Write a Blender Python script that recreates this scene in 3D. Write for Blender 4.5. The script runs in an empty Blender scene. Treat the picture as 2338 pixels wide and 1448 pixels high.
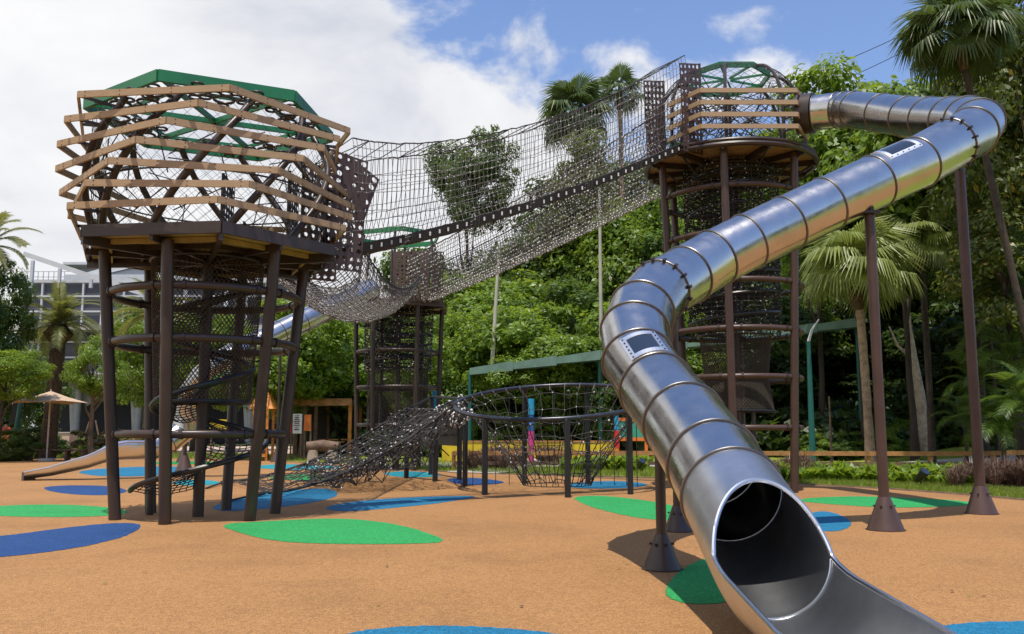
import bpy, bmesh, math, random
import numpy as np
from mathutils import Vector, Matrix
random.seed(7); rng = np.random.default_rng(7)
PI = math.pi
sc = bpy.context.scene
COL = sc.collection
# ------------------------------------------------------------------ camera
F, CX, CY, HZ, CAMH = 2050.0, 1169.0, 724.0, 985.0, 1.3      # photo pixels (2338 x 1448)
PT = math.atan((HZ - CY) / F)
cam = bpy.data.cameras.new('camera'); cam.sensor_width = 36; cam.lens = 36 * F / 2338
cam.clip_start = .05; cam.clip_end = 3000
co = bpy.data.objects.new('camera', cam); COL.objects.link(co)
co.location = (0, 0, CAMH); co.rotation_euler = (PI / 2 + PT, 0, 0)
sc.camera = co
# ------------------------------------------------------------------ sky, sun, exposure
sun_dir = Vector((0.05, 0.31, -1.0)).normalized()            # direction the light travels
elev = math.asin(-sun_dir.z)
sun = bpy.data.lights.new('sun', 'SUN'); sun.energy = 4.7; sun.angle = math.radians(.5); sun.color = (1, .94, .83)
so = bpy.data.objects.new('sun', sun); COL.objects.link(so)
so.rotation_euler = sun_dir.to_track_quat('-Z', 'Y').to_euler()
w = bpy.data.worlds.new('World'); sc.world = w; w.use_nodes = True
nt = w.node_tree; nt.nodes.clear(); N = nt.nodes.new; L = nt.links.new
out = N('ShaderNodeOutputWorld'); mixs = N('ShaderNodeMixShader'); L(mixs.outputs[0], out.inputs[0])
sky = N('ShaderNodeTexSky'); sky.sky_type = 'NISHITA'; sky.sun_disc = False
sky.sun_elevation = elev; sky.sun_rotation = PI; sky.altitude = 0; sky.air_density = 1.3; sky.dust_density = .3; sky.ozone_density = 4.0
b1 = N('ShaderNodeBackground'); b1.inputs[1].default_value = .15; tint = N('ShaderNodeMix'); tint.data_type = 'RGBA'; tint.blend_type = 'MULTIPLY'; tint.inputs[0].default_value = 1; tint.inputs[7].default_value = (1.0, .97, 1.10, 1)   # deep tropical blue
L(sky.outputs[0], tint.inputs[6]); L(tint.outputs[2], b1.inputs[0]); L(b1.outputs[0], mixs.inputs[1])
b2 = N('ShaderNodeBackground'); b2.inputs[1].default_value = 1.0; L(b2.outputs[0], mixs.inputs[2])
tc = N('ShaderNodeTexCoord'); sep = N('ShaderNodeSeparateXYZ'); L(tc.outputs['Generated'], sep.inputs[0])
def wmath(op, a, b=None, c=None):
    m = N('ShaderNodeMath'); m.operation = op
    for i, x in enumerate((a, b, c)):
        if x is None: continue
        if isinstance(x, (int, float)): m.inputs[i].default_value = x
        else: L(x, m.inputs[i])
    return m.outputs[0]
def wnoise(scale, detail, rough, vec, dist=0):
    n = N('ShaderNodeTexNoise'); n.inputs['Scale'].default_value = scale; n.inputs['Detail'].default_value = detail
    n.inputs['Roughness'].default_value = rough; n.inputs['Distortion'].default_value = dist; L(vec, n.inputs['Vector']); return n.outputs[0]
mp = N('ShaderNodeMapping'); mp.inputs['Scale'].default_value = (1, 1, 1.5); mp.inputs['Location'].default_value = (.9, 7.7, 1.2); L(tc.outputs['Generated'], mp.inputs[0])
n1 = wnoise(5.5, 9, .56, mp.outputs[0], .25)
n2 = wnoise(3.2, 6, .55, mp.outputs[0], .4)
s0 = wmath('SUBTRACT', wmath('MULTIPLY_ADD', sep.outputs[2], -1.75, .83), sep.outputs[0])    # cloud bank on one side of the sky
s1 = wmath('MULTIPLY_ADD', s0, 3.2, .42)
s1 = wmath('MINIMUM', s1, 1.8)
dens = wmath('MULTIPLY_ADD', wmath('SUBTRACT', n1, .5), 4.6, s1)
mr = N('ShaderNodeMapRange'); mr.interpolation_type = 'SMOOTHSTEP'; mr.inputs[1].default_value = .22; mr.inputs[2].default_value = .86; L(dens, mr.inputs[0])
L(mr.outputs[0], mixs.inputs[0])
cr = N('ShaderNodeValToRGB'); L(n2, cr.inputs[0])
cr.color_ramp.elements[0].position = .34; cr.color_ramp.elements[0].color = (.64, .67, .75, 1)
cr.color_ramp.elements[1].position = .64; cr.color_ramp.elements[1].color = (.97, .97, .98, 1)
e = cr.color_ramp.elements.new(.48); e.color = (.85, .86, .89, 1)
L(cr.outputs[0], b2.inputs[0])
sc.view_settings.view_transform = 'Standard'; sc.view_settings.look = 'None'; sc.view_settings.exposure = .03; sc.view_settings.gamma = 1
sc.render.engine = 'CYCLES'
sc.cycles.max_bounces = 8; sc.cycles.transparent_max_bounces = 8; sc.cycles.glossy_bounces = 5; sc.cycles.diffuse_bounces = 3
sc.cycles.use_denoising = True
sc.cycles.caustics_reflective = False; sc.cycles.caustics_refractive = False

# ------------------------------------------------------------------ pixel -> place
cP, sP = math.cos(PT), math.sin(PT)
def ray(px, py):
    u = (px - CX) / F; v = -(py - CY) / F
    return Vector((u, cP - sP * v, sP + cP * v))
def at_z(px, py, z=0.):
    r = ray(px, py); return Vector((0, 0, CAMH)) + r * ((z - CAMH) / r.z)
def at_y(px, py, y):
    r = ray(px, py); return Vector((0, 0, CAMH)) + r * (y / r.y)
def at_d(px, py, d): return Vector((0, 0, CAMH)) + ray(px, py) * d
def sst(a, b, x):
    t = min(1, max(0, (x - a) / (b - a))); return t * t * (3 - 2 * t)
def gz(x, y):                                                 # ground height: level, a wooded hill beyond the path
    h = sst(39, 80, y + .25 * max(x - 8, 0)) * 10 * sst(-14, 6, x)
    return h + sst(14, 30, x) * sst(22, 44, y) * 1.5

# ------------------------------------------------------------------ materials
MATS = {}
def pr(name, base, rough=.5, metal=0., spec=.5):
    m = bpy.data.materials.new(name); m.use_nodes = True; MATS[name] = m
    b = m.node_tree.nodes['Principled BSDF']
    b.inputs['Base Color'].default_value = (*base, 1); b.inputs['Roughness'].default_value = rough
    b.inputs['Metallic'].default_value = metal; b.inputs['Specular IOR Level'].default_value = spec
    return m, b, m.node_tree
def noise_col(t, b, cols, scale, detail=4, rough=.6, coord='Object', mapping=None, pos=(.35, .65)):
    tcn = t.nodes.new('ShaderNodeTexCoord'); n = t.nodes.new('ShaderNodeTexNoise')
    n.inputs['Scale'].default_value = scale; n.inputs['Detail'].default_value = detail; n.inputs['Roughness'].default_value = rough
    src = tcn.outputs[coord]
    if mapping:
        mpn = t.nodes.new('ShaderNodeMapping'); mpn.inputs['Scale'].default_value = mapping; t.links.new(src, mpn.inputs[0]); src = mpn.outputs[0]
    t.links.new(src, n.inputs['Vector'])
    r = t.nodes.new('ShaderNodeValToRGB'); t.links.new(n.outputs[0], r.inputs[0])
    els = r.color_ramp.elements
    els[0].position = pos[0]; els[1].position = pos[1]
    els[0].color = (*cols[0], 1); els[1].color = (*cols[-1], 1)
    for i, c in enumerate(cols[1:-1]):
        e = els.new(pos[0] + (pos[1] - pos[0]) * (i + 1) / (len(cols) - 1)); e.color = (*c, 1)
    if b is not None: t.links.new(r.outputs[0], b.inputs['Base Color'])
    return r.outputs[0], src
def bump(t, b, scale, strength, dist=.01, detail=3, coord='Object', mapping=None):
    tcn = t.nodes.new('ShaderNodeTexCoord'); n = t.nodes.new('ShaderNodeTexNoise')
    n.inputs['Scale'].default_value = scale; n.inputs['Detail'].default_value = detail
    src = tcn.outputs[coord]
    if mapping:
        mpn = t.nodes.new('ShaderNodeMapping'); mpn.inputs['Scale'].default_value = mapping; t.links.new(src, mpn.inputs[0]); src = mpn.outputs[0]
    t.links.new(src, n.inputs['Vector'])
    bp = t.nodes.new('ShaderNodeBump'); bp.inputs['Strength'].default_value = strength; bp.inputs['Distance'].default_value = dist
    t.links.new(n.outputs[0], bp.inputs['Height']); t.links.new(bp.outputs[0], b.inputs['Normal'])
def mixc(t, a, b, fac, mode='MIX'):
    m = t.nodes.new('ShaderNodeMix'); m.data_type = 'RGBA'; m.blend_type = mode
    for s, x in ((0, fac), (6, a), (7, b)):
        if isinstance(x, (int, float)): m.inputs[s].default_value = x
        elif isinstance(x, tuple): m.inputs[s].default_value = (*x, 1)
        else: t.links.new(x, m.inputs[s])
    return m.outputs[2]
def scl(c, k): return tuple(x * k for x in c)
def simple(name, base, rough=.5, metal=0., var=.25, scale=3., bm=0., bscale=40., spec=.5):
    m, b, t = pr(name, base, rough, metal, spec)
    noise_col(t, b, [scl(base, 1 - var), base, scl(base, 1 + var * .7)], scale)
    if bm: bump(t, b, bscale, bm)
    return m
def rubber(name, base, dark=.5, light=1.42):
    m, b, t = pr(name, base, .85, 0, .25)
    c1, src = noise_col(t, None, [scl(base, dark), base, scl(base, light)], 95, 2, .7, pos=(.33, .68))   # granules
    tn = t.nodes.new('ShaderNodeTexVoronoi'); tn.inputs['Scale'].default_value = 42
    t.links.new(src, tn.inputs['Vector'])
    rr = t.nodes.new('ShaderNodeValToRGB'); t.links.new(tn.outputs['Color'], rr.inputs[0])
    rr.color_ramp.elements[0].color = (.66, .64, .62, 1); rr.color_ramp.elements[1].color = (1.2, 1.2, 1.2, 1)
    c2 = mixc(t, c1, rr.outputs[0], .8, 'MULTIPLY')
    c3, _ = noise_col(t, None, [(.74, .73, .72), (.96, .96, .96), (1.08, 1.07, 1.06)], .45, 7, .66, pos=(.28, .72))   # wear
    c4 = mixc(t, c2, c3, 1.0, 'MULTIPLY')
    c5, _ = noise_col(t, None, [(1, 1, 1), (.93, .92, .91), (.78, .76, .75)], .9, 9, .68, pos=(.54, .74))   # stains and scuffs
    c4 = mixc(t, c4, c5, 1.0, 'MULTIPLY')
    t.links.new(c4, b.inputs['Base Color'])
    bump(t, b, 60, .55, .012, 3)
    return m
rubber('rubber_tan', (.38, .198, .078)); rubber('rubber_blue', (.016, .065, .21)); rubber('rubber_sky', (.016, .17, .32))
rubber('rubber_green', (.03, .33, .095)); rubber('rubber_teal', (.02, .27, .33)); rubber('rubber_darkgreen', (.02, .25, .07))
# brushed stainless steel
m, b, t = pr('steel', (.6, .6, .61), .2, 1.0)
noise_col(t, b, [(.52, .505, .485), (.58, .565, .545), (.62, .605, .585)], 2.2, 5, .6, pos=(.3, .7))
tcn = t.nodes.new('ShaderNodeTexCoord'); n = t.nodes.new('ShaderNodeTexNoise'); n.inputs['Scale'].default_value = 6; n.inputs['Detail'].default_value = 6
t.links.new(tcn.outputs['Object'], n.inputs['Vector']); mr = t.nodes.new('ShaderNodeMapRange'); mr.inputs[1].default_value = .3; mr.inputs[2].default_value = .7
mr.inputs[3].default_value = .12; mr.inputs[4].default_value = .22; t.links.new(n.outputs[0], mr.inputs[0]); t.links.new(mr.outputs[0], b.inputs['Roughness'])
bump(t, b, 2.4, .085, .05, 2)
ns_ = t.nodes.new('ShaderNodeTexNoise'); ns_.inputs['Scale'].default_value = 55; ns_.inputs['Detail'].default_value = 4; t.links.new(tcn.outputs['Object'], ns_.inputs['Vector'])
ad = t.nodes.new('ShaderNodeMath'); ad.operation = 'MULTIPLY_ADD'; ad.inputs[1].default_value = .10; t.links.new(ns_.outputs[0], ad.inputs[0]); t.links.new(mr.outputs[0], ad.inputs[2]); t.links.new(ad.outputs[0], b.inputs['Roughness'])
m, b, t = pr('steel_edge', (.66, .66, .67), .28, 1.0)
m, b, t = pr('steel_ring', (.20, .19, .185), .4, 1.0)
m, b, t = pr('steel_worn', (.60, .61, .63), .36, 1.0)
bump(t, b, 1.6, .05, .05, 1)
noise_col(t, b, [(.5, .51, .53), (.62, .63, .65)], 3, 6, .7)
m, b, t = pr('steel_light', (.82, .83, .85), .35, 1.0)
m, b, t = pr('tinted_glass', (.02, .03, .05), .06, 0, .8)
simple('brown_steel', (.044, .028, .023), .38, 0, .18, 2.5)
simple('brown_steel_red', (.07, .038, .030), .42, 0, .15, 2.5)
simple('brown_dark', (.032, .022, .019), .4, 0, .2, 3)
simple('panel_brown', (.075, .042, .034), .45, 0, .15, 3)
simple('black_steel', (.016, .016, .02), .35, 0, .2, 3)
simple('hoop_steel', (.025, .03, .045), .3, 0, .2, 3)
simple('rope', (.034, .030, .029), .8, 0, .3, 20)
simple('rope_net', (.14, .124, .112), .75, 0, .3, 15)
simple('rope_brown', (.075, .058, .048), .75, 0, .3, 15)
simple('rope_fine', (.03, .029, .03), .6, 0, .3, 20)
simple('bead', (.62, .61, .60), .4, 0, .2, 6)
simple('green_steel', (.010, .165, .062), .4, 0, .15, 2)
simple('green_pale', (.045, .26, .17), .5, 0, .15, 2)
simple('canopy_green', (.13, .22, .175), .6, 0, .15, 2)
simple('olive_board', (.33, .27, .10), .7, 0, .2, 4)
simple('deck_board', (.30, .19, .10), .7, 0, .25, 4)
m, b, t = pr('plank', (.46, .26, .135), .6)
noise_col(t, b, [(.23, .155, .085), (.39, .265, .150), (.50, .35, .21)], 5, 6, .65, coord='Generated', mapping=(.6, 4, 6), pos=(.28, .72))
bump(t, b, 8, .25, .006, 5, 'Generated', (.8, 14, 20))
simple('timber', (.36, .17, .06), .7, 0, .35, 4); simple('timber_dark', (.15, .09, .055), .75, 0, .35, 4)
simple('timber_orange', (.55, .20, .03), .6, 0, .25, 4)
simple('concrete', (.47, .44, .40), .85, 0, .12, 2, .3, 30); simple('concrete_kerb', (.36, .34, .31), .85, 0, .18, 2, .3, 30)
simple('paving_pink', (.50, .37, .29), .85, 0, .15, 1.5)
simple('soil', (.10, .065, .04), .95, 0, .4, 3, .6, 20)
m, b, t = pr('lawn_ground', (.20, .25, .035), .95, 0, .1)
noise_col(t, b, [(.10, .15, .02), (.22, .27, .04), (.33, .31, .075)], 1.3, 8, .7, pos=(.3, .72)); bump(t, b, 35, .8, .03, 5)
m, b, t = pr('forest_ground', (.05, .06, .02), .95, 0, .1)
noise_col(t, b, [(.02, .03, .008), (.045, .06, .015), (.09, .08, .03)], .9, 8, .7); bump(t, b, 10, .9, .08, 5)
simple('bark', (.17, .125, .085), .9, 0, .45, 6, .9, 14); simple('bark_pale', (.40, .33, .25), .9, 0, .35, 5, .8, 12); simple('bark_dark', (.05, .036, .026), .9, 0, .4, 5, .8, 12)
simple('palm_trunk', (.30, .21, .14), .9, 0, .35, 5, .8, 16); simple('palm_fibre', (.09, .055, .03), .95, 0, .5, 9, .9, 20)
def leafmat(name, base, trans, var=.45, rough=.42, tfac=.38, odd=None):
    m, b, t = pr(name, base, rough, 0, .45)
    g = t.nodes.new('ShaderNodeNewGeometry'); r = t.nodes.new('ShaderNodeValToRGB'); t.links.new(g.outputs['Random Per Island'], r.inputs[0])
    e = r.color_ramp.elements
    e[0].color = (*scl(base, 1 - var), 1); e[1].color = (*(odd or scl(base, 1 + var)), 1); e[1].position = 1.0
    k = e.new(.5); k.color = (*base, 1)
    if odd: k2 = e.new(.93); k2.color = (*scl(base, 1 + var), 1)
    t.links.new(r.outputs[0], b.inputs['Base Color'])
    tr = t.nodes.new('ShaderNodeBsdfTranslucent')
    t.links.new(mixc(t, r.outputs[0], trans, .65), tr.inputs[0])
    mx = t.nodes.new('ShaderNodeMixShader'); mx.inputs[0].default_value = tfac
    t.links.new(b.outputs[0], mx.inputs[1]); t.links.new(tr.outputs[0], mx.inputs[2])
    t.links.new(mx.outputs[0], t.nodes['Material Output'].inputs[0])
    return m
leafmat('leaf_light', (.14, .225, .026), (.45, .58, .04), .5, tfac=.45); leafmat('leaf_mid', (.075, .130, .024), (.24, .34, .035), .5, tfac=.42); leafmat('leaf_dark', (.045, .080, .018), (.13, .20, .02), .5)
leafmat('leaf_mixed', (.10, .135, .028), (.30, .35, .03), odd=(.42, .27, .03)); leafmat('leaf_yellow', (.23, .25, .03), (.45, .42, .04)); leafmat('leaf_fan', (.24, .29, .085), (.5, .56, .13), .3)
leafmat('leaf_fan_dark', (.085, .125, .042), (.22, .30, .05), .35); leafmat('leaf_date', (.17, .19, .055), (.34, .33, .06), .35); leafmat('leaf_purple', (.16, .10, .075), (.25, .15, .09), .35)
leafmat('grass_blade', (.20, .26, .035), (.36, .42, .04), .35); leafmat('leaf_red', (.22, .17, .05), (.3, .25, .05), .4, odd=(.5, .08, .04))
leafmat('leaf_strap', (.26, .28, .08), (.4, .4, .08), .35)
simple('white_paint', (.50, .51, .54), .5, 0, .06, 1); simple('pole_pale', (.42, .40, .33), .6, 0, .1, 2)
simple('roof_grey', (.30, .32, .36), .5, 0, .1, .3); m, b, t = pr('glass_grey', (.10, .105, .125), .5, 0, .15)
noise_col(t, b, [(.08, .085, .10), (.105, .11, .13)], .15)
simple('dark_void', (.022, .022, .027), .7, 0, .2, .5); simple('canvas', (.52, .37, .26), .9, 0, .1, 3)
simple('teal_paint', (.008, .10, .085), .45, 0, .15, 2); simple('navy', (.012, .014, .022), .6, 0, .2, 2); simple('blue_paint', (.02, .30, .52), .4, 0, .1, 3)
simple('deepblue_paint', (.02, .12, .42), .4, 0, .1, 3); simple('pink_paint', (.55, .05, .22), .45, 0, .1, 3); simple('red_paint', (.55, .025, .02), .45, 0, .1, 3); simple('orange_paint', (.62, .16, .02), .5, 0, .12, 3)
simple('yellow_paint', (.62, .44, .02), .5, 0, .15, 2); simple('board_white', (.72, .72, .70), .5, 0, .04, 2); simple('stone', (.30, .24, .18), .9, 0, .3, 3, .6, 15); simple('wall_pale', (.42, .40, .37), .8, 0, .1, 1)
simple('skin', (.35, .19, .12), .5); simple('hair', (.015, .012, .01), .5); simple('cloth_dark', (.02, .022, .03), .8); simple('print_grey', (.10, .10, .11), .6)

# ------------------------------------------------------------------ mesh helpers
class MB:
    def __init__(s): s.v = []; s.f = []; s.mi = []; s.cur = 0
    def add(s, vs, fs):
        o = len(s.v); s.v += [tuple(x) for x in vs]; s.f += [tuple(i + o for i in f) for f in fs]; s.mi += [s.cur] * len(fs); return s
    def hexa(s, p):     # 8 points: bottom 4 ccw, top 4
        return s.add(p, [(3, 2, 1, 0), (4, 5, 6, 7), (0, 1, 5, 4), (1, 2, 6, 5), (2, 3, 7, 6), (3, 0, 4, 7)])
    def box(s, c, d, rz=0, m=None):
        x, y, z = (k / 2 for k in d); M = m or Matrix.Rotation(rz, 3, 'Z'); c = Vector(c)
        return s.hexa([c + M @ Vector(q) for q in ((-x, -y, -z), (x, -y, -z), (x, y, -z), (-x, y, -z), (-x, -y, z), (x, -y, z), (x, y, z), (-x, y, z))])
    def beam(s, a, b, wd, h, up=(0, 0, 1)):
        a = Vector(a); b = Vector(b); t = (b - a).normalized(); u = Vector(up)
        n = t.cross(u)
        if n.length < 1e-4: n = t.cross(Vector((1, 0, 0)))
        n.normalize(); u = n.cross(t).normalized()
        n *= wd / 2; u *= h / 2
        return s.hexa([a - n - u, a + n - u, b + n - u, b - n - u, a - n + u, a + n + u, b + n + u, b - n + u])
    def tube(s, path, r, n=8, closed=False, caps=True):
        path = [Vector(p) for p in path]; k = len(path); rr = r if hasattr(r, '__len__') else [r] * k
        o = len(s.v); vs = []; fs = []; prev = None
        for i, p in enumerate(path):
            if closed: t = path[(i + 1) % k] - path[i - 1]
            else: t = path[min(i + 1, k - 1)] - path[max(i - 1, 0)]
            t.normalize()
            if prev is None:
                u = t.cross(Vector((0, 0, 1)))
                if u.length < 1e-3: u = t.cross(Vector((1, 0, 0)))
            else: u = prev - t * prev.dot(t)
            u.normalize(); prev = u; q = t.cross(u)
            vs += [p + (u * math.cos(2 * PI * j / n) + q * math.sin(2 * PI * j / n)) * rr[i] for j in range(n)]
        for i in range(k if closed else k - 1):
            a = i * n; b_ = ((i + 1) % k) * n
            fs += [(a + j, a + (j + 1) % n, b_ + (j + 1) % n, b_ + j) for j in range(n)]
        if caps and not closed: fs += [tuple(range(n - 1, -1, -1)), tuple((k - 1) * n + j for j in range(n))]
        return s.add(vs, fs)
    def disc(s, pts, z0, z1):
        n = len(pts); vs = [(p[0], p[1], z0) for p in pts] + [(p[0], p[1], z1) for p in pts]
        return s.add(vs, [tuple(range(n - 1, -1, -1)), tuple(range(n, 2 * n))] + [(i, (i + 1) % n, n + (i + 1) % n, n + i) for i in range(n)])
    def ring(s, c, R, r, n=36, m=8, tilt=None):
        c = Vector(c); return s.tube([c + (tilt @ Vector((R * math.cos(2 * PI * i / n), R * math.sin(2 * PI * i / n), 0)) if tilt else Vector((R * math.cos(2 * PI * i / n), R * math.sin(2 * PI * i / n), 0))) for i in range(n)], r, m, True)
    def mesh(s, name, smooth=False, mats=()):
        me = bpy.data.meshes.new(name); me.from_pydata(s.v, [], s.f)
        for x in mats: me.materials.append(MATS[x])
        if len(mats) > 1: me.polygons.foreach_set('material_index', s.mi)
        if smooth:
            me.polygons.foreach_set('use_smooth', [len(f) < 5 for f in s.f])
            try: me.set_sharp_from_angle(angle=math.radians(40))
            except Exception: pass
        me.update(); return me
    def build(s, name, mats, parent=None, smooth=False):
        if isinstance(mats, str): mats = (mats,)
        o = link(name, s.mesh(name, smooth, mats), parent)
        if name in SMALL: o['kind'] = 'stuff'       # too small to pick apart
        return o
SMALL = {'clamp', 'bolt', 'bracket', 'lashing', 'bolted_clamp', 'roof_leaf', 'anchor_rope', 'print'}
def link(name, me, parent=None, loc=None):
    o = bpy.data.objects.new(name, me); COL.objects.link(o)
    if parent is not None:
        o.parent = parent
        o.matrix_parent_inverse = Matrix.Translation(parent.location).inverted() if loc is None else Matrix.Identity(4)
    if loc is not None: o.location = loc
    return o
def tag(o, label=None, cat=None, group=None, kind=None):
    if label: o['label'] = label
    if cat: o['category'] = cat
    if group: o['group'] = group
    if kind: o['kind'] = kind
    return o
def thing(name, label, cat, loc=(0, 0, 0), group=None):
    o = bpy.data.objects.new(name, None); COL.objects.link(o); o.location = loc; o.empty_display_size = .2
    return tag(o, label, cat, group)
def npmesh(name, V, Fc, k, mat):
    me = bpy.data.meshes.new(name); nf = len(Fc)
    me.vertices.add(len(V)); me.vertices.foreach_set('co', V.astype(np.float32).ravel())
    me.loops.add(nf * k); me.loops.foreach_set('vertex_index', Fc.astype(np.int32).ravel())
    me.polygons.add(nf); me.polygons.foreach_set('loop_start', np.arange(0, nf * k, k, dtype=np.int32))
    me.update(calc_edges=True)
    for x in ((mat,) if isinstance(mat, str) else mat): me.materials.append(MATS[x])
    return me
def seg_arrays(P, Q, r, n=3):
    P = np.asarray(P, float); Q = np.asarray(Q, float); T = Q - P; l = np.linalg.norm(T, axis=1); ok = l > 1e-4; P, Q, T = P[ok], Q[ok], T[ok] / l[ok, None]
    A = np.where(np.abs(T[:, 2:3]) > .9, np.array([[1., 0, 0]]), np.array([[0., 0, 1.]]))
    U = np.cross(T, A); U /= np.linalg.norm(U, axis=1)[:, None]; W = np.cross(T, U)
    ring = [(U * math.cos(2 * PI * j / n + .5) + W * math.sin(2 * PI * j / n + .5)) * r for j in range(n)]
    V = np.stack([P + x for x in ring] + [Q + x for x in ring], 1).reshape(-1, 3)
    o = np.arange(len(P))[:, None] * 2 * n
    Fc = np.concatenate([np.stack([o[:, 0] + j, o[:, 0] + (j + 1) % n, o[:, 0] + n + (j + 1) % n, o[:, 0] + n + j], 1) for j in range(n)])
    return V, Fc
def ropes(name, segs, r, mat, parent, n=3, kind='stuff'):
    segs = np.asarray(segs, float); V, Fc = seg_arrays(segs[:, 0], segs[:, 1], r, n)
    o = link(name, npmesh(name, V, Fc, 4, mat), parent)
    if kind: o['kind'] = kind
    return o
def beads(name, pts, r, mat, parent, stretch=None):
    pts = np.asarray(pts, float); D = np.array([(1, 0, 0), (0, 1, 0), (-1, 0, 0), (0, -1, 0), (0, 0, 1), (0, 0, -1)], float)
    R = r * (0.8 + .5 * rng.random(len(pts)))[:, None, None]
    S = 1 + .7 * rng.random((len(pts), 1, 3)) * (1 if stretch is None else stretch)
    V = (pts[:, None, :] + D[None] * R * S).reshape(-1, 3)
    f = np.array([(0, 1, 4), (1, 2, 4), (2, 3, 4), (3, 0, 4), (1, 0, 5), (2, 1, 5), (3, 2, 5), (0, 3, 5)])
    Fc = (np.arange(len(pts))[:, None, None] * 6 + f[None]).reshape(-1, 3)
    o = link(name, npmesh(name, V, Fc, 3, mat), parent); o['kind'] = 'stuff'; return o
def grid_segs(G, cu=False, cv=False):       # G[i][j] points -> segments
    G = np.asarray(G, float); a = [np.stack([G[:-1].reshape(-1, 3), G[1:].reshape(-1, 3)], 1), np.stack([G[:, :-1].reshape(-1, 3), G[:, 1:].reshape(-1, 3)], 1)]
    if cu: a.append(np.stack([G[-1], G[0]], 1))
    if cv: a.append(np.stack([G[:, -1], G[:, 0]], 1))
    return np.concatenate(a)
def diamond_cyl(c, r0, r1, z0, z1, na, nz, tw=0):       # diamond mesh on a cylinder
    segs = []
    def pt(i, j):
        z = z0 + (z1 - z0) * j / nz; r = r0 + (r1 - r0) * j / nz; a = 2 * PI * (i + .5 * (j % 2)) / na + tw
        return (c[0] + r * math.cos(a), c[1] + r * math.sin(a), z)
    for j in range(nz):
        for i in range(na):
            a = pt(i, j)
            if j % 2 == 0: segs += [(a, pt(i, j + 1)), (a, pt(i - 1, j + 1))]
            else: segs += [(a, pt(i, j + 1)), (a, pt(i + 1, j + 1))]
    return segs
def perforated(name, c4, nu, nv, mat, parent, hole=.33, skip=None, th=.012):
    """plate between four corners (bilinear), a round hole in each cell"""
    c4 = [Vector(p) for p in c4]; mb = MB()
    nrm = (c4[1] - c4[0]).cross(c4[3] - c4[0]).normalized() * th / 2
    def P(u, v): return c4[0] * (1 - u) * (1 - v) + c4[1] * u * (1 - v) + c4[2] * u * v + c4[3] * (1 - u) * v
    K = 8
    for i in range(nu):
        for j in range(nv):
            h = hole * (.75 + .35 * random.random()); ou = .5 * ((j % 2) - .5) * .3
            sq = [(1, .5), (1, 1), (.5, 1), (0, 1), (0, .5), (0, 0), (.5, 0), (1, 0)]
            if skip and skip(i, j):
                for s_ in (1, -1):
                    q = [P((i + a) / nu, (j + b_) / nv) + nrm * s_ for a, b_ in ((0, 0), (1, 0), (1, 1), (0, 1))]; mb.add(q, [(0, 1, 2, 3) if s_ > 0 else (3, 2, 1, 0)])
                continue
            hp = [(.5 + ou * .5 + h * math.cos(k * PI / 4), .5 + h * math.sin(k * PI / 4)) for k in range(K)]
            for s_ in (1, -1):
                vs = [P((i + a) / nu, (j + b_) / nv) + nrm * s_ for a, b_ in sq] + [P((i + a) / nu, (j + b_) / nv) + nrm * s_ for a, b_ in hp]
                fs = [(k, (k + 1) % K, K + (k + 1) % K, K + k) for k in range(K)]
                if s_ < 0: fs = [f[::-1] for f in fs]
                mb.add(vs, fs)
    return mb.build(name, mat, parent)
def sheet(name, pts, z, mat, parent=None, kind=None):
    mb = MB(); mb.add([(p[0], p[1], z) for p in pts], [tuple(range(len(pts)))]); o = mb.build(name, mat, parent)
    if kind: o['kind'] = kind
    return o
def V3(*a): return Vector(a)

# ------------------------------------------------------------------ ground
def build_ground():
    xs = np.concatenate([np.linspace(-900, -80, 10), np.linspace(-70, 70, 71), np.linspace(80, 900, 10)])
    ys = np.concatenate([np.linspace(-300, -20, 6), np.linspace(-10, 120, 66), np.linspace(130, 1500, 14)])
    G = np.array([[(x, y, gz(x, y) - .03) for y in ys] for x in xs]); n, k = len(xs), len(ys)
    I = np.arange(n * k).reshape(n, k); Fc = np.stack([I[:-1, :-1], I[1:, :-1], I[1:, 1:], I[:-1, 1:]], -1).reshape(-1, 4)
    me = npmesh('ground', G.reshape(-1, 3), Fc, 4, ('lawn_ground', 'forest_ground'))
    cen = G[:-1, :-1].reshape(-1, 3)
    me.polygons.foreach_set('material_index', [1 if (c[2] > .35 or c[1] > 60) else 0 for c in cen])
    me.polygons.foreach_set('use_smooth', [True] * len(Fc))
    tag(link('ground', me), kind='structure')
build_ground()
def smooth_poly(pts, it=3, closed=True):
    pts = [Vector(p) for p in pts]
    for _ in range(it):
        q = []
        for i in range(len(pts)):
            a, b_ = pts[i], pts[(i + 1) % len(pts)]; q += [a * .75 + b_ * .25, a * .25 + b_ * .75]
        pts = q
    return pts
rub_px = [(-260, 1052), (-60, 1050), (100, 1047), (330, 1047), (560, 1050), (720, 1058), (900, 1070), (1040, 1080), (1300, 1088), (1500, 1092), (1700, 1098), (1860, 1108), (2040, 1118), (2200, 1130), (2420, 1150)]
rub = [at_z(*p) for p in rub_px] + [V3(18, 14.5, 0), V3(32, 11, 0), V3(32, -32, 0), V3(-40, -32, 0), V3(-44, 12, 0)]
floor = sheet('rubber_floor', rub, 0, 'rubber_tan', None, 'structure')
edge = MB(); bnd = [at_z(*p) for p in rub_px]
edge.tube([p + V3(0, 0, -.02) for p in bnd], .06, 6); e_ = edge.build('edging_strip', 'timber_dark', floor)
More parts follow.
